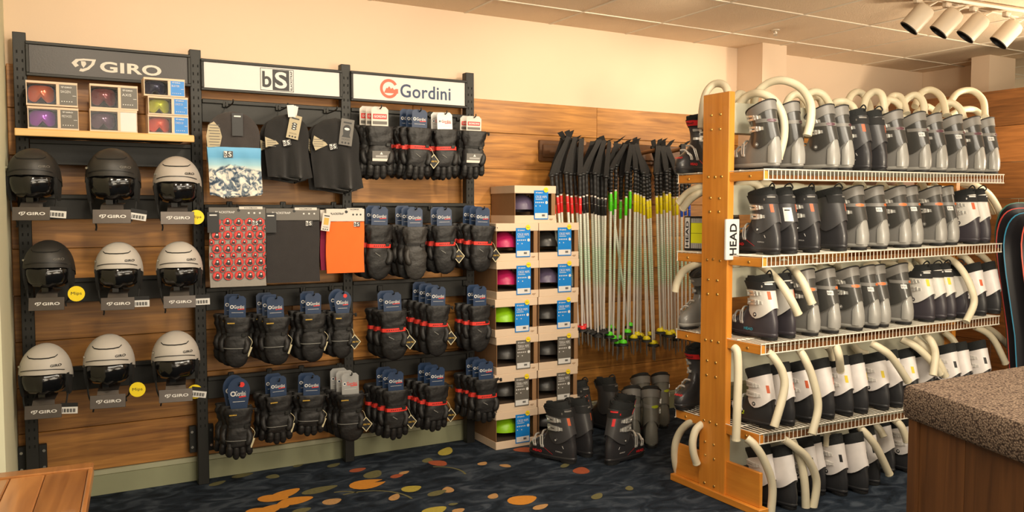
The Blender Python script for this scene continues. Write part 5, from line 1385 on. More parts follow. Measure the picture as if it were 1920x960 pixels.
GREYP = mat('grey_print_fabric', (148, 142, 134), .85, var=.08, scale=80)
t, w, hb, bo = tube_pack(391, 496, 386, 406, 543, 'red and grey circle-patterned neck tube on a black header card, leftmost of three', GREYP, M['grey_card'], M['white'], .32)
mb = MB()
def motif(x, z, r):
    y = -.0142; cl = lambda q: max(-w / 2 + .001, min(w / 2 - .001, q)); D = lambda cx, cz, rr, k, m: mb.poly([V((cl(cx + rr * cos(2 * pi * q / 20)), y - .0004 * k, cz + rr * sin(2 * pi * q / 20))) for q in range(20)], m)
    if abs(x) - r > w / 2 - .004: return
    D(x, z, r, 0, 1); D(x, z, r * .93, 1, 0); D(x, z, r * .80, 2, 1); D(x, z, r * .75, 3, 0)
    mb.poly([V((cl(x + q[0] * r), y - .002, z + q[1] * r)) for q in [(-.62, -.42), (.1, -.72), (.5, -.5), (.42, 0), (.3, .5), (-.2, .55), (-.3, .1)]], 1)
    D(x + r * .05, z + r * .12, r * .2, 6, 2)
for i in range(9):
    for j in range(6):
        z = -.024 - i * .0335
        if z < -hb + .02: continue
        big = i % 2 == 0
        motif((-.1 + j * .052) if big else (-.126 + j * .052), z, .0235 if big else .0165)
mb.build('circle_pattern', [M['red'], M['black'], M['white']], bo)
hood_tag(t, (-w * .43, -.022, -.028), .055, .10, M['black']); hook(1, 1, t.location.x, .2, .02)
t, w, hb, bo = tube_pack(498, 597, 388, 407, 535, 'plain black neck tube on a black header card, middle of three', mat('black_tube_fleece', (48, 45, 45), .92, var=.15, bump=.2, bscale=300), M['grey_card'], M['white'], .30)
hood_tag(t, (-w * .42, -.022, -.028), .055, .10, M['black']); hook(1, 1, t.location.x, .2, .02)
t, w, hb, bo = tube_pack(600, 676, 391, 409, 512, 'maroon neck tube showing behind the orange one', mat('maroon_fabric', (140, 28, 66), .85), M['offwhite'], M['black'], .3, y=YG + .035)
t, w, hb, bo = tube_pack(611, 681, 389, 409, 518, 'bright orange neck tube on a white header card, rightmost of three', mat('bright_orange_fabric', (250, 108, 38), .85, var=.04), M['offwhite'], M['black'], .30)
hood_tag(t, (-w * .52, -.024, -.02), .045, .092, M['offwhite'], .15, 'map'); hook(1, 1, t.location.x, .2, .02)
# ------------------------------------------------------------------ stacked helmet boxes
BW, BD, BH = .288, .30, .2235
BFY = 4.236
def card_mats(blue): return M['blue_card'] if blue else M['grey_card']
PLASTIC = FILM
def make_box(blue, word):
    """pale lid and tray, kraft sleeve with an open front window and a tall product card"""
    root = thing('helmet_box', 'box', 'box')
    w, d, h = BW, BD, BH; e = .046
    mb = MB(); mb.box2((0, 0, 0), (w, d, e), 0, .0015); mb.build('tray', M['carton'], root)
    mb = MB(); mb.box2((-.001, -.001, h - e), (w + .001, d, h), 0, .0015); mb.build('lid', M['carton'], root)
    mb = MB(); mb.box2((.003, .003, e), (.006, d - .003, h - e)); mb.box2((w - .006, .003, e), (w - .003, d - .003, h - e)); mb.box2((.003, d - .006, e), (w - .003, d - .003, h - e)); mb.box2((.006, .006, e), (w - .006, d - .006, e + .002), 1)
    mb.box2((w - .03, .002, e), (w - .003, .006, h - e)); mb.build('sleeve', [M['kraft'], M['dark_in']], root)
    mb = MB(); x0, x1 = w * .46, w * .80; z0, z1 = .022, h - .028
    mb.box2((x0, -.004, z0), (x1, -.002, z1)); c = mb.build('product_card', card_mats(blue), root)
    mb = MB(); cw = x1 - x0; y = -.0046; cx = (x0 + x1) / 2
    giro_logo(mb, V((cx - cw * .14, y, z1 - .014)), .009, 0, cw * .52)
    mb.text(word, V((cx, y, z1 - .037)), .018, UX, UZ, cw * .8)
    mb.box((cx - cw * .15, y, z1 - .053), (cw * .5, .0004, .003))
    for k in range(5): mb.disc(V((x0 + cw * (.12 + .13 * k), y, z1 - .072)), .0042, n=8)
    mb.disc(V((x1 - cw * .12, y, z1 - .072)), .009, n=14)
    for k in range(2): mb.disc(V((x0 + cw * (.12 + .3 * k), y, z1 - .093)), .0036, n=8)
    mb.box((cx, y, z0 + .022), (cw * .9, .0004, .032))
    mb.build('card_lettering', M['white'], c)
    mb = MB()
    for k in range(8): mb.box((cx + cw * .05 + k * .0028, y - .0006, z0 + .024), (.0013 + .0006 * (k % 3), .0003, .012))
    mb.build('barcode', M['black'], c)
    mb = MB(); mb.M = Matrix.Translation((x1 - .016, -.0052, z1 + .003)) @ Matrix.Rotation(pi / 2, 4, 'X'); mb.lathe([(0, 0), (.0155, 0), (.0155, .001), (0, .001)], 20)
    st = mb.build('round_sticker', M['yellow'], root)
    mb = MB(); mb.text('Mips', V((x1 - .016, -.0066, z1 + .003)), .007, UX, UZ, .019, 0, .02); mb.build('sticker_lettering', M['grey_card'], st)
    mb = MB(); swoosh(mb, V((w * .88, -.0012, e * .45)), .026, .010); mb.build('tray_emblem', M['kraft'], root)
    mb = MB(); mb.poly([V((.006, .004, e)), V((x0 - .002, .004, e)), V((x0 - .002, .004, h - e)), V((.006, .004, h - e))]); mb.build('clear_film', FILM, root)
    return root
def small_helmet(m):
    root = thing('boxed_helmet', 'helmet', 'helmet')
    mb = MB(); edge = lambda a: -.01 - .02 * max(0, sin(a)) - (.03 * abs(cos(a)) ** 6)
    rs = dome(mb, 0, edge, .105); mb.loft([[V((p.x * .9, p.y * .9, p.z)) for p in rs[0]], rs[0]]); sh = mb.build('shell', m, root, ang=60)
    mb = MB()
    for s_ in (-1, 1):
        for y in (-.05, .02): mb.box((s_ * .052, y, .094), (.012, .05, .006), 0, .002)
    mb.build('vents', M['blk_d'], sh)
    for s_ in (-1, 1):
        mb = MB(); mb.box((s_ * .095, .0, -.05), (.02, .08, .05), 0, .008); mb.build('ear_pad', PAD, root)
    return root
bx_p = {True: None, False: None}; bh_p = {}
HB = dict(pink=mat('raspberry_helmet', (190, 30, 92), .35), lime=mat('lime_helmet', (150, 210, 20), .35), ink=mat('charcoal_boxed_helmet', (48, 46, 44), .35), plum=mat('lavender_grey_helmet', (96, 84, 110), .35))
LH = [1, 2, 3, 4, 5, 6]
def put_box(x, y, z, blue, hk, lb, hlb):
    if bx_p[blue] is None: bx_p[blue] = make_box(blue, 'CRÜE MIPS' if blue else 'TERRA MIPS'); b = bx_p[blue]
    else: b = dup(bx_p[blue], (x, y, z))
    b.location = (x, y, z); b['label'] = lb; b['group'] = 'stacked helmet boxes'
    if hk not in bh_p: bh_p[hk] = small_helmet(HB[hk]); h = bh_p[hk]
    else: h = dup(bh_p[hk], (x, y, z))
    h.location = (x + BW * .45, y + .145, z + .090); h.scale = (.86, .84, .80); h.rotation_euler = (0, 0, -.5); h['label'] = hlb; h['group'] = 'helmets inside the boxes'
LAY = [(True, 'lime', 'ink', False), (False, 'ink', 'ink', False), (False, 'ink', 'ink', False), (True, 'lime', 'ink', True), (True, 'pink', 'plum', True), (True, 'pink', 'ink', True)]
NM = ['bottom', 'second from the floor', 'third from the floor', 'fourth from the floor', 'fifth from the floor', 'topmost']
for k, (bl, h1, h2, br) in enumerate(LAY):
    z = .002 + k * BH; jx = (.0, -.006, .004, -.004, .006, .002)[k]
    put_box(2.297 + jx, BFY, z, bl, h1, '%s-carded helmet box, %s in the left column of boxes' % ('blue' if bl else 'grey', NM[k]), '%s helmet in the box %s of the left column' % (dict(lime='lime green', ink='dark', pink='raspberry pink')[h1], NM[k]))
    put_box(2.594 + jx * .5, BFY + .004, z, br, h2, '%s-carded helmet box, %s in the right column of boxes' % ('blue' if br else 'grey', NM[k]), '%s helmet in the box %s of the right column' % (dict(ink='dark', plum='lavender-grey')[h2], NM[k]))
pt = at(965, 405, Y=BFY + .01)
put_box(pt.x, BFY + .01, .002 + 6 * BH, True, 'plum', 'single blue-carded helmet box standing on top of both columns', 'lavender-grey helmet in the single box on top of the stack')

# ------------------------------------------------------------------ ski poles on wooden pegs
M['walnut'] = wood('dark_walnut_board', (60, 36, 18), (104, 68, 36), 0, .45, .2, 30)
M['peg'] = wood('worn_peg_wood', (92, 62, 38), (150, 108, 70), 1, .6, .1, 30)
pb0, pb1 = at(1012, 262, Y=YW - .02), at(1040, 303, Y=YW - .02)
zb0, zb1 = pb1.z, pb0.z
xb1 = at(1300, 280, Y=YW).x
pr = thing('pole_hanger', 'dark moulded wooden board with pegs, carrying the ski poles', 'pole rack', (pb0.x, YW - .02, zb0))
bw = xb1 - pb0.x; bh = zb1 - zb0
mb = MB(); mb.box2((0, 0, 0), (bw, .02, bh), 0, .004); mb.box2((.02, -.012, .025), (bw - .02, .0, bh - .025), 0, .006); mb.build('mounting_board', M['walnut'], pr)
PEGS = [(1096, 268), (1147, 273), (1190, 277), (1241, 279), (1286, 278)]
YP = 4.30; pegx = []
for px, py in PEGS:
    e = at(px, py, Y=YP - .03); pegx.append(e)
    mb = MB(); mb.tube([(e.x - pb0.x, 0, e.z - zb0 - .02), (e.x - pb0.x, -(YW - .02 - e.y), e.z - zb0)], .014, 12); mb.build('peg', M['peg'], pr)
STRAPM = mat('black_nylon_strap', (36, 34, 33), .85, var=.2, scale=60, bump=.1)
GRIP = mat('black_rubber_grip', (30, 30, 31), .55, var=.15)
def shaft_mat():
    m = mat('silver_pole_tube', (232, 226, 218), .3, .25, var=.05)
    nt = m.node_tree; N = nt.nodes; L = nt.links; b = N['Principled BSDF']
    # printed mint scales on the middle of the tube
    tc = N.new('ShaderNodeTexCoord'); sp = N.new('ShaderNodeSeparateXYZ'); L.new(tc.outputs['Object'], sp.inputs[0])
    wv = N.new('ShaderNodeTexWave'); wv.wave_type = 'BANDS'; wv.bands_direction = 'Z'; wv.inputs['Scale'].default_value = 28; wv.inputs['Distortion'].default_value = 0
    L.new(tc.outputs['Object'], wv.inputs['Vector'])
    r = N.new('ShaderNodeValToRGB'); e = r.color_ramp.elements
    e[0].position = .0; e[0].color = (0, 0, 0, 1); e[1].position = 1; e[1].color = (0, 0, 0, 1)
    for p, c in ((.36, 0), (.42, 1), (.58, 1), (.62, .5), (.74, .5), (.78, 0)):
        q = e.new(p); q.color = (c, c, c, 1)
    mr = N.new('ShaderNodeMapRange'); mr.inputs['From Min'].default_value = -1.1; mr.inputs['From Max'].default_value = 0; L.new(sp.outputs['Z'], mr.inputs['Value']); L.new(mr.outputs[0], r.inputs[0])
    st = N.new('ShaderNodeMath'); st.operation = 'GREATER_THAN'; st.inputs[1].default_value = .5; L.new(wv.outputs['Fac'], st.inputs[0])
    ml = N.new('ShaderNodeMath'); ml.operation = 'MULTIPLY'; L.new(st.outputs[0], ml.inputs[0]); L.new(r.outputs[0], ml.inputs[1])
    mx = N.new('ShaderNodeMix'); mx.data_type = 'RGBA'; mx.inputs['B'].default_value = lin((160, 208, 166))
    old = b.inputs['Base Color'].links[0].from_socket
    L.new(ml.outputs[0], mx.inputs['Factor']); L.new(old, mx.inputs['A']); L.new(mx.outputs['Result'], b.inputs['Base Color'])
    iv = N.new('ShaderNodeMath'); iv.operation = 'MULTIPLY_ADD'; iv.inputs[1].default_value = -.25; iv.inputs[2].default_value = .25; L.new(ml.outputs[0], iv.inputs[0]); L.new(iv.outputs[0], b.inputs['Metallic'])
    return m
SHAFT = shaft_mat()
PB = dict(red=mat('red_pole_band', (214, 38, 40), .4), black=mat('black_pole_band', (28, 28, 30), .4), green=mat('neon_green_pole_band', (86, 216, 30), .4), yellow=mat('yellow_pole_band', (222, 206, 20), .4), blue=mat('blue_pole_band', (46, 84, 190), .4))
def make_pole(col, spiral):
    """hangs grip up: grip top at z = 0, tip at z = -1.07, strap loop above"""
    root = thing('ski_pole', 'pole', 'ski pole')
    mb = MB(); pr_ = []
    for k in range(17):
        z = -.115 * k / 16; r = .0125 + (.0028 * sin(k * 2.0) if spiral else .0008 * sin(k * 1.3)); pr_.append((r, z))
    mb.lathe([(.0, .006), (.012, .006), (.019, .002), (.020, -.006), (.0135, -.014)], 12); mb.lathe([(r, z - .012) for r, z in pr_] + [(.010, -.135), (.0, -.135)], 12)
    mb.build('grip', GRIP, root)
    mb = MB(); mb.lathe([(.0082, -.13), (.008, -.6), (.0066, -.98), (.0055, -1.0)], 10); mb.build('shaft', SHAFT, root)
    mb = MB(); mb.lathe([(.0083, -.145), (.0098, -.147), (.0098, -.185)], 12); mb.lathe([(.0098, -.187), (.0098, -.243), (.0083, -.245)], 12); mb.build('colour_band', PB[col], root)
    mb = MB(); mb.lathe([(.0, -.955), (.010, -.955), (.0125, -.965), (.034, -.975), (.036, -.982), (.03, -.984), (.008, -.986)], 16); mb.build('basket', GRIP, root)
    if col != 'black':
        mb = MB(); mb.lathe([(.008, -.948), (.018, -.952), (.026, -.962), (.026, -.968), (.008, -.968)], 14); mb.build('basket_cap', PB[col], root)
    mb = MB(); mb.lathe([(.0062, -.985), (.0048, -1.055), (.002, -1.07), (0, -1.07)], 8); mb.build('tip', M['alu'], root)
    return root
def strap_mesh(dx, h, w, seed):
    """flat loop from the grip up over the peg and back"""
    mb = MB(); rnd = random.Random(seed)
    for s_ in (-1, 1):
        pts = curve([V((0, s_ * .004, -.004)), V((dx * .3 + s_ * .008, s_ * .014, h * .35)), V((dx * .75 + s_ * .012, s_ * .018, h * .75)), V((dx + s_ * .006, s_ * .01, h)), V((dx, 0, h + .012))], 5)
        tw = rnd.uniform(-.5, .5)
        mb.loft([[p + V((w / 2 * cos(tw * i / 20), w / 2 * sin(tw * i / 20), 0)), p - V((w / 2 * cos(tw * i / 20), w / 2 * sin(tw * i / 20), 0))] for i, p in enumerate(pts)], closed=False)
    if rnd.random() < .45:   # loose strap end sticking up
        q = V((dx, -.01, h + .005)); d = V((rnd.uniform(-.05, .05), -.02, rnd.uniform(.02, .05)))
        mb.loft([[q - V((w / 2, 0, 0)), q + V((w / 2, 0, 0))], [q + d - V((w / 2, 0, .005)), q + d + V((w / 2, 0, .005))]], closed=False)
    return mb
POLES = []
def cluster(col, spiral, grips, tips, peg, ty=.0):
    for i, (gx, gy) in enumerate(grips):
        bx, by = tips[i % len(tips)] if i < len(tips) else (tips[-1][0] + random.uniform(-6, 3), tips[-1][1] + random.uniform(-4, 4))
        POLES.append((col, spiral, gx, gy, bx, by, peg, i % 3))
cluster('red', False, [(1034, 328), (1042, 325), (1050, 321), (1061, 323), (1069, 325), (1077, 325), (1087, 327)], [(1059, 641), (1066, 645), (1064, 650), (1080, 643), (1086, 648), (1098, 642), (1092, 646)], 0)
cluster('black', False, [(1093, 325), (1099, 322), (1108, 323), (1115, 324), (1120, 328), (1128, 327), (1136, 330)], [(1103, 648), (1109, 652), (1117, 655), (1122, 658), (1128, 652), (1134, 660), (1131, 650)], 1)
cluster('green', True, [(1146, 316), (1155, 309), (1165, 330), (1175, 322), (1183, 312), (1140, 322)], [(1142, 660), (1149, 668), (1157, 676), (1168, 676), (1176, 655), (1185, 664)], 2)
cluster('yellow', True, [(1191, 316), (1196, 318), (1201, 321), (1206, 323), (1212, 329), (1217, 327)], [(1188, 666), (1194, 660), (1201, 662), (1213, 668), (1225, 676), (1228, 677)], 2)
cluster('yellow', True, [(1230, 325), (1238, 324), (1243, 314), (1249, 320), (1255, 316), (1261, 325), (1269, 325)], [(1239, 651), (1246, 655), (1249, 656), (1255, 658), (1260, 656), (1267, 665), (1272, 660)], 3)
cluster('blue', True, [(1278, 330), (1285, 326), (1292, 334)], [(1279, 660), (1286, 662), (1294, 664)], 4)
back = []
for (col, sp_, gx, gy, bx, by, pg, ly) in POLES:   # the second layer hanging behind, same colours
    if col != 'blue' and random.random() < .62: back.append((col, sp_, gx + random.uniform(-4, 5), gy + random.uniform(-6, 4), bx + random.uniform(-5, 5), by - random.uniform(4, 16), pg, 3))
pole_p = {}; cnt = {}
for n, (col, sp_, gx, gy, bx, by, pg, ly) in enumerate(sorted(POLES + back, key=lambda q: q[2])):
    y = YP - .02 + .035 * ly
    g = at(gx, gy, Y=y); b = at(bx, by, Y=y + .03)
    k = (col, sp_)
    if k not in pole_p: pole_p[k] = make_pole(*k); o = pole_p[k]
    else: o = dup(pole_p[k], g)
    d = b - g; L = d.length / 1.07
    o.location = g; o.rotation_euler = (math.atan2(d.y, -d.z), math.atan2(-d.x, -d.z), 0); o.scale = (1, 1, L)
    e = pegx[pg]; hgt = e.z - g.z + .016
    key = (col, pg, ly == 3); cnt[key] = cnt.get(key, 0) + 1
    where = {0: '', 1: '', 2: '', 3: ' beside the drying rack', 4: ''}[pg]
    pgn = {('yellow', 2): 'yellow-banded ski pole left of the wall gap', ('yellow', 3): 'yellow-banded ski pole right of the wall gap', ('red', 0): 'red-banded ski pole beside the helmet boxes', ('black', 1): 'black-banded ski pole between red and green ones', ('green', 2): 'neon green-banded ski pole', ('blue', 4): 'blue-banded ski pole next to the end post'}[(col, pg)]
    o['label'] = '%s, %s from left in %s row' % (pgn, ORD[cnt[key] - 1], 'back' if ly == 3 else 'front'); o['group'] = '%s-banded poles on peg %s' % (col, ('one', 'two', 'three', 'four', 'five')[pg])
    KIDS.pop(o.name, None)
    s_ = strap_mesh((e.x - g.x) * .6, hgt / L, .040, n); so = s_.build('wrist_strap', STRAPM, o, ang=80)
    KIDS[pole_p[k].name] = [c for c in pole_p[k].children if not c.name.startswith('wrist_strap')]
# ------------------------------------------------------------------ carpet-topped counter, table, snowboards
def pile_mat():
    m = mat('brown_loop_carpet', (112, 92, 78), .95, var=.3, scale=140, spec=.1)
    nt = m.node_tree; N = nt.nodes; L = nt.links; b = N['Principled BSDF']
    tc = N.new('ShaderNodeTexCoord'); v = N.new('ShaderNodeTexVoronoi'); v.inputs['Scale'].default_value = 165; L.new(tc.outputs['Object'], v.inputs['Vector'])
    r = N.new('ShaderNodeValToRGB'); r.color_ramp.elements[0].color = lin((152, 130, 110)); r.color_ramp.elements[1].color = lin((58, 46, 40)); r.color_ramp.elements[1].position = .8
    L.new(v.outputs['Distance'], r.inputs[0]); L.new(r.outputs[0], b.inputs['Base Color'])
    bp = N.new('ShaderNodeBump'); bp.inputs['Strength'].default_value = .7; bp.inputs['Distance'].default_value = .004; bp.invert = True
    L.new(v.outputs['Distance'], bp.inputs['Height']); L.new(bp.outputs['Normal'], b.inputs['Normal']); return m
ZT = .86
cA = at(1695, 722, Z=ZT); cB = at(1960, 683, Z=ZT); dv = at(1920, 797, Z=ZT) - cA; dv.normalize()
cC = cA + dv * 1.25; ux = V((1, 0, 0)) if abs((cB - cA).normalized().y) < .12 else (cB - cA).normalized()
cB = cA + ux * 1.3; cD = cC + ux * 1.3
ct = thing('fitting_bench', 'dark stained plank counter with a thick brown loop-carpet top, right foreground', 'counter', (cA.x, cA.y, 0))
O2 = V((cA.x, cA.y, 0))
th = ZT - at(1697, 783, X=cA.x).z
mb = MB(); q = [V((p.x, p.y, ZT)) - O2 for p in (cA, cC, cD, cB)]
cen = sum(q, V((0, 0, 0))) / 4; ins = [cen + (p - cen) * .988 for p in q]
mb.loft([[V((p.x, p.y, ZT - th)) for p in ins], [V((p.x, p.y, ZT - th + .01)) for p in q], [V((p.x, p.y, ZT - .015)) for p in q], [V((p.x, p.y, ZT)) for p in ins]], 0, True, True)
mb.build('carpet_top', pile_mat(), ct)
M['dk_plank'] = wood('dark_walnut_planks', (58, 34, 16), (122, 78, 40), 2, .5, .6, attr='tone')
bi = [cen + (p - cen) * .965 for p in q]
mb = MB(); tones = []; e0, e1 = V((bi[0].x, bi[0].y, 0)), V((bi[1].x, bi[1].y, 0)); ln = (e1 - e0).length; nn = (e1 - e0).cross(V((0, 0, 1))).normalized()
if nn.dot(e0 - V((cen.x, cen.y, 0))) < 0: nn = -nn
u = 0; rnd = random.Random(3)
while u < ln:
    w_ = .042 if u == 0 else rnd.uniform(.15, .24); w_ = min(w_, ln - u)
    a = e0 + (e1 - e0).normalized() * (u + .001); b = e0 + (e1 - e0).normalized() * (u + w_ - .001); o_ = nn * (.012 if u == 0 else .0); n0 = len(mb.f)
    mb.loft([[a + o_, b + o_, b - nn * .03, a - nn * .03], [p + V((0, 0, ZT - th)) for p in (a + o_, b + o_, b - nn * .03, a - nn * .03)]], 0, True, True)
    tones += [(rnd.random(), rnd.random(), rnd.random(), 1)] * (len(mb.f) - n0); u += w_
n0 = len(mb.f)
e2 = V((bi[3].x, bi[3].y, 0)); n2 = V((0, -.03, 0))
mb.loft([[e0, e2, e2 + n2, e0 + n2], [p + V((0, 0, ZT - th)) for p in (e0, e2, e2 + n2, e0 + n2)]], 0, True, True); tones += [(.4, .5, .2, 1)] * (len(mb.f) - n0)
o = mb.build('plank_cladding', M['dk_plank'], ct, smooth=False)
ca = o.data.color_attributes.new('tone', 'FLOAT_COLOR', 'CORNER'); i = 0
for p in o.data.polygons:
    for _ in p.loop_indices: ca.data[i].color = tones[p.index]; i += 1

ZTb = .74
tA = at(176, 869, Z=ZTb); tB = at(161, 960, Z=ZTb); d = (tB - tA).normalized()
tb = thing('plank_table', 'low reddish plank-topped table in the left foreground', 'table', (tA.x, tA.y, 0))
M['table'] = wood('reddish_table_planks', (122, 66, 28), (206, 140, 76), 1, .28, .3, 30, attr='tone', coat=.3)
mb = MB(); tones = []; X = 0.; rnd = random.Random(8); ang = math.atan2(d.x, -d.y)
pieces = []
w_ = 0
def slab_(x0, x1, y0, y1, z0, z1):
    n0 = len(mb.f); mb.box2((x0, y0, z0), (x1, y1, z1), 0, .003); tones.extend([(rnd.random(), rnd.random(), rnd.random(), 1)] * (len(mb.f) - n0))
slab_(-.95, 0, -.05, 0, ZTb - .03, ZTb + .004)           # breadboard end at the back
x = -.012
while x > -.95:
    w_ = rnd.uniform(.07, .11); slab_(max(x - w_, -.95) + .0008, x - .0008, -.92, -.051, ZTb - .03, ZTb); x -= w_
slab_(-.011, 0, -.92, -.051, ZTb - .032, ZTb + .003)
o = mb.build('tabletop', M['table'], tb, smooth=False)
ca = o.data.color_attributes.new('tone', 'FLOAT_COLOR', 'CORNER'); i = 0
for p in o.data.polygons:
    for _ in p.loop_indices: ca.data[i].color = tones[p.index]; i += 1
for (x, y) in ((-.06, -.08), (-.89, -.08), (-.06, -.86), (-.89, -.86)):
    mb = MB(); mb.box2((x - .03, y - .03, 0), (x + .03, y + .03, ZTb - .03), 0, .004); mb.build('leg', M['dk_plank'], tb)
tb.rotation_euler = (0, 0, ang)

# snowboards leaning in the corner beyond the drying rack
def board_(px0, px1, pyt, pyb, pxb, Xp, edge, base, lb):
    """board standing on its tail, nose up, leaning against the partition"""
    p = at((px0 + px1) / 2, pyt, X=Xp); L = p.z / .985
    t = thing('snowboard', lb, 'snowboard', (p.x, p.y, .002), 0, 'snowboards beside the drying rack')
    w = .27; n = 40; pts = []
    for k in range(n):
        a = 2 * pi * k / n; x = w / 2 * sgp(cos(a), .75); z = L / 2 + L / 2 * sgp(sin(a), .36)
        x *= .84 + .16 * min(1, abs(z - L / 2) / (L * .38))
        pts.append((x, z))
    cv = lambda z: .05 * max(0, (z - L * .86) / (L * .14)) ** 2
    mb = MB(); A = lambda k, y: [V((x * k, y - cv(z), L / 2 + (z - L / 2) * (1 - (1 - k) * .16))) for x, z in pts]
    mb.loft([A(.955, -.001), A(.999, -.001), A(1, .009), A(.95, .010)], 0); mb.build('edge_band', edge, t)
    mb = MB(); f = A(.957, -.0005); zs = sorted({round(q.z, 5) for q in f})
    mb.loft([f, A(.5, -.0005), A(.05, -.0005)], 0, False, True); mb.loft([A(.955, .0095), A(.5, .0095), A(.05, .0095)], 0, False, True); mb.build('base_sheet', base, t)
    mb = MB()
    for z in (.42, .62):
        for dx in (-.02, .02): mb.box((dx, -.0015, L * z), (.012, .002, .03), 0)
    mb.build('insert_screws', M['alu'], t)
    t.rotation_euler = (0, -.115, radians(-52)); t.location += V((.62, -.79, 0)) * (.115 * L); return t
dkb = mat('black_board_base', (34, 32, 36), .4, var=.2)
S1 = board_(1903, 1903, 384, 0, 0, 5.06, mat('teal_green_edge', (70, 130, 116), .4), dkb, 'dark snowboard with green edge, rearmost of the leaning boards')
S2 = board_(1906, 1906, 394, 0, 0, 4.98, mat('coral_red_edge', (214, 74, 66), .4), dkb, 'dark snowboard with coral red edge, just behind the sky blue one')
S3 = board_(1921, 1921, 402, 0, 0, 4.90, mat('sky_blue_edge', (50, 150, 190), .4), dkb, 'dark snowboard with sky blue edge leaning beside the drying rack')
S4 = board_(1956, 1956, 398, 0, 0, 4.80, mat('orange_red_edge', (220, 90, 70), .4), dkb, 'snowboard with orange-red edge cut off by the right side of the photo')

# ------------------------------------------------------------------ boot measuring board and brand plate on the rack
pl0, pl1 = at(1284, 413, Y=3.2), at(1284, 479, Y=3.2)
mz0 = shz(1, XG) + .006; mh = pl0.z - pl1.z
bb = thing('brush_board', 'white and black rack card with a yellow panel and pin stripes, behind the post', 'card', (2.93, 3.262, mz0), 0)
bb.location = (XG + .045, at(1282, 447, X=XG + .045).y, mz0); bb.rotation_euler = (0, 0, radians(-74))
mb = MB(); w = .135; h = mh; mb.box2((0, 0, 0), (w, .012, h), 0, .004); mb.build('backing', M['black'], bb)
mb = MB(); mb.box2((.008, -.002, .012), (.036, 0, h - .008)); wp = mb.build('white_strip', M['white'], bb)
mb = MB(); mb.text('HEAD', V((.022, -.003, h * .48)), .018, UZ, -UX, h * .74, 0, .025); mb.build('strip_lettering', M['black'], wp)
mb = MB(); M['fy'] = mat('fluorescent_yellow', (232, 236, 24), .5, var=.03); mb.box2((.044, -.002, h * .22), (w - .003, 0, h * .50)); mb.build('yellow_panel', M['fy'], bb); mb = MB(); mb.box2((.044, -.002, h * .51), (w - .003, 0, h * .80)); mb.build('yellow_panel', M['fy'], bb)
mb = MB(); mb.box2((.044, -.0015, .012), (w - .003, 0, h * .215)); mb.build('pale_panel', M['white'], bb); mb = MB(); mb.box2((.044, -.0015, h * .81), (w - .003, 0, h - .012)); mb.build('pale_panel', M['white'], bb)
mb = MB()
for k in range(13): mb.box2((.047 + k * .0068, -.0022, .012), (.0495 + k * .0068, 0, h * .21)); mb.box2((.047 + k * .0068, -.0022, h * .82), (.0495 + k * .0068, 0, h - .012))
mb.build('pin_stripes', M['black'], bb)
q0, q1 = at(1362, 411, Y=2.90), at(1386, 487, Y=2.90)
pt_ = thing('brand_plate', 'white plate with upright black lettering fixed to the post by the second shelf', 'sign', (q0.x, 2.90, q1.z))
hh = q0.z - q1.z; w = q1.x - q0.x
mb = MB(); mb.box2((0, 0, 0), (w, .014, hh), 0, .003); p_ = mb.build('plate', M['white'], pt_)
mb = MB(); mb.text('HEAD', V((w * .52, -.001, hh * .5)), w * .52, UZ, -UX, hh * .78, 0, .025); mb.build('plate_lettering', M['black'], p_)

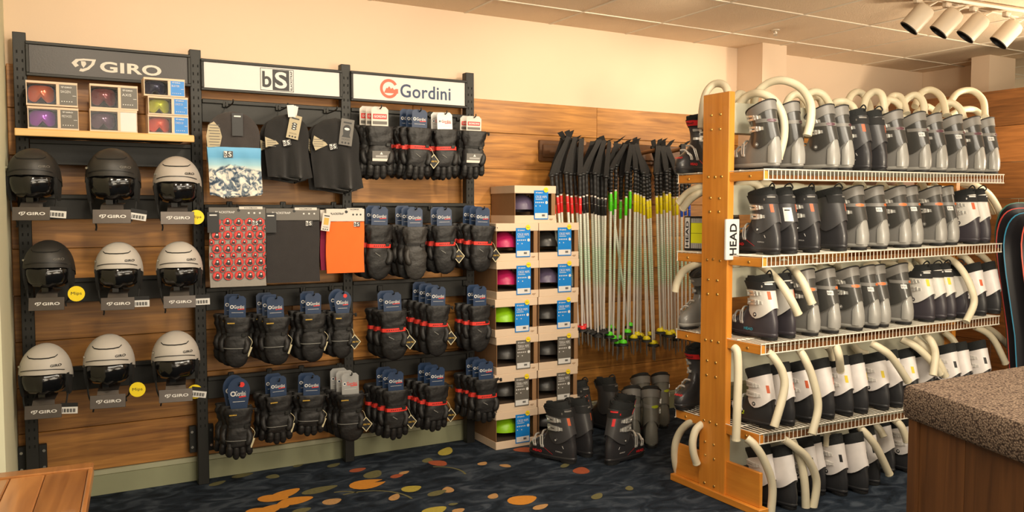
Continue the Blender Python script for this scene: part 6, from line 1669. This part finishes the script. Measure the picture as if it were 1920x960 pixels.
# sticker card tucked on the second black boot of the second shelf
# ------------------------------------------------------------------ ceiling track with four spotlights, sprinkler heads
WH = mat('warm_white_enamel', (204, 188, 166), .45, var=.02)
ta, tb2 = at(1740, -8, Z=2.60), at(1935, 22, Z=2.60)
tr = thing('ceiling_track', 'white lighting track on the ceiling carrying four spotlights', 'light track', (ta.x, ta.y, 2.60))
mb = MB(); dt = (tb2 - ta); mb.tube([V((0, 0, 0)) - dt * .3, dt * 1.2], .012, 4); mb.build('track_rail', WH, tr)
rt = V((cos(YAW), -sin(YAW), 0))
for n, (px, py, dx, lb) in enumerate([(1722, 33, .0, 'white cylinder spotlight, leftmost of four on the ceiling track'), (1777, 41, 0, 'white cylinder spotlight, second from the left on the ceiling track'),
                                     (1827, 50, 0, 'white cylinder spotlight, third from the left on the ceiling track'), (1889, 62, 0, 'white cylinder spotlight, rightmost of four on the ceiling track')]):
    c = at(px, py, Y=2.93 - .02 * n); ax = (-rt * .52 + V((0, .25, -.80))).normalized()
    t = thing('track_spotlight', lb, 'spotlight', c, 0, 'spotlights on the ceiling track')
    mb = MB(); R = ax.to_track_quat('Z', 'Y').to_matrix().to_4x4(); mb.M = R
    Ls = .074; rr = .055
    mb.lathe([(0, -Ls), (.03, -Ls), (rr * .85, -Ls * .88), (rr, -Ls * .6), (rr, Ls), (rr * .94, Ls), (rr * .9, Ls * .3), (0, Ls * .3)], 24); hd = mb.build('lamp_can', WH, t)
    mb = MB(); mb.M = R; mb.lathe([(rr * 1.01, Ls - .004), (rr * 1.02, Ls + .001), (rr * .93, Ls + .001), (rr * .9, Ls - .03)], 24); mb.build('rim', M['black'], hd)
    mb = MB(); top = V((.02, .02, 2.585 - c.z)); mb.tube([V((.0, 0, 0)) + rt * .05, top * .75 + rt * .045, top], .007, 6); mb.box(top, (.05, .03, .03), 0, .004); mb.build('yoke_arm', WH, t)
    mb = MB(); e = R @ V((0, 0, -Ls)); mb.tube(curve([e, e + V((.05, -.02, .03)), top + V((.05, 0, -.02)), top], 5), .004, 5); mb.build('lamp_cable', WH, t)
for n, (px, py) in enumerate([(1454, 58), (1876, 115)]):
    p = at(px, py - 2, Z=ZC)
    t = thing('sprinkler_head', ['small sprinkler head on the ceiling above the drying rack', 'small sprinkler head on the ceiling right of the spotlights'][n], 'sprinkler', p)
    mb = MB(); mb.lathe([(.03, 0), (.028, -.006), (.008, -.008), (.006, -.03), (.0, -.03)], 14); mb.build('escutcheon', WH, t)
    mb = MB(); mb.lathe([(.0, -.036), (.014, -.038), (.014, -.04), (0, -.04)], 12); mb.tube(curve([(-.01, 0, -.012), (-.014, 0, -.026), (0, 0, -.036)], 3), .002, 5); mb.tube(curve([(.01, 0, -.012), (.014, 0, -.026), (0, 0, -.036)], 3), .002, 5); mb.build('deflector', M['alu'], t)
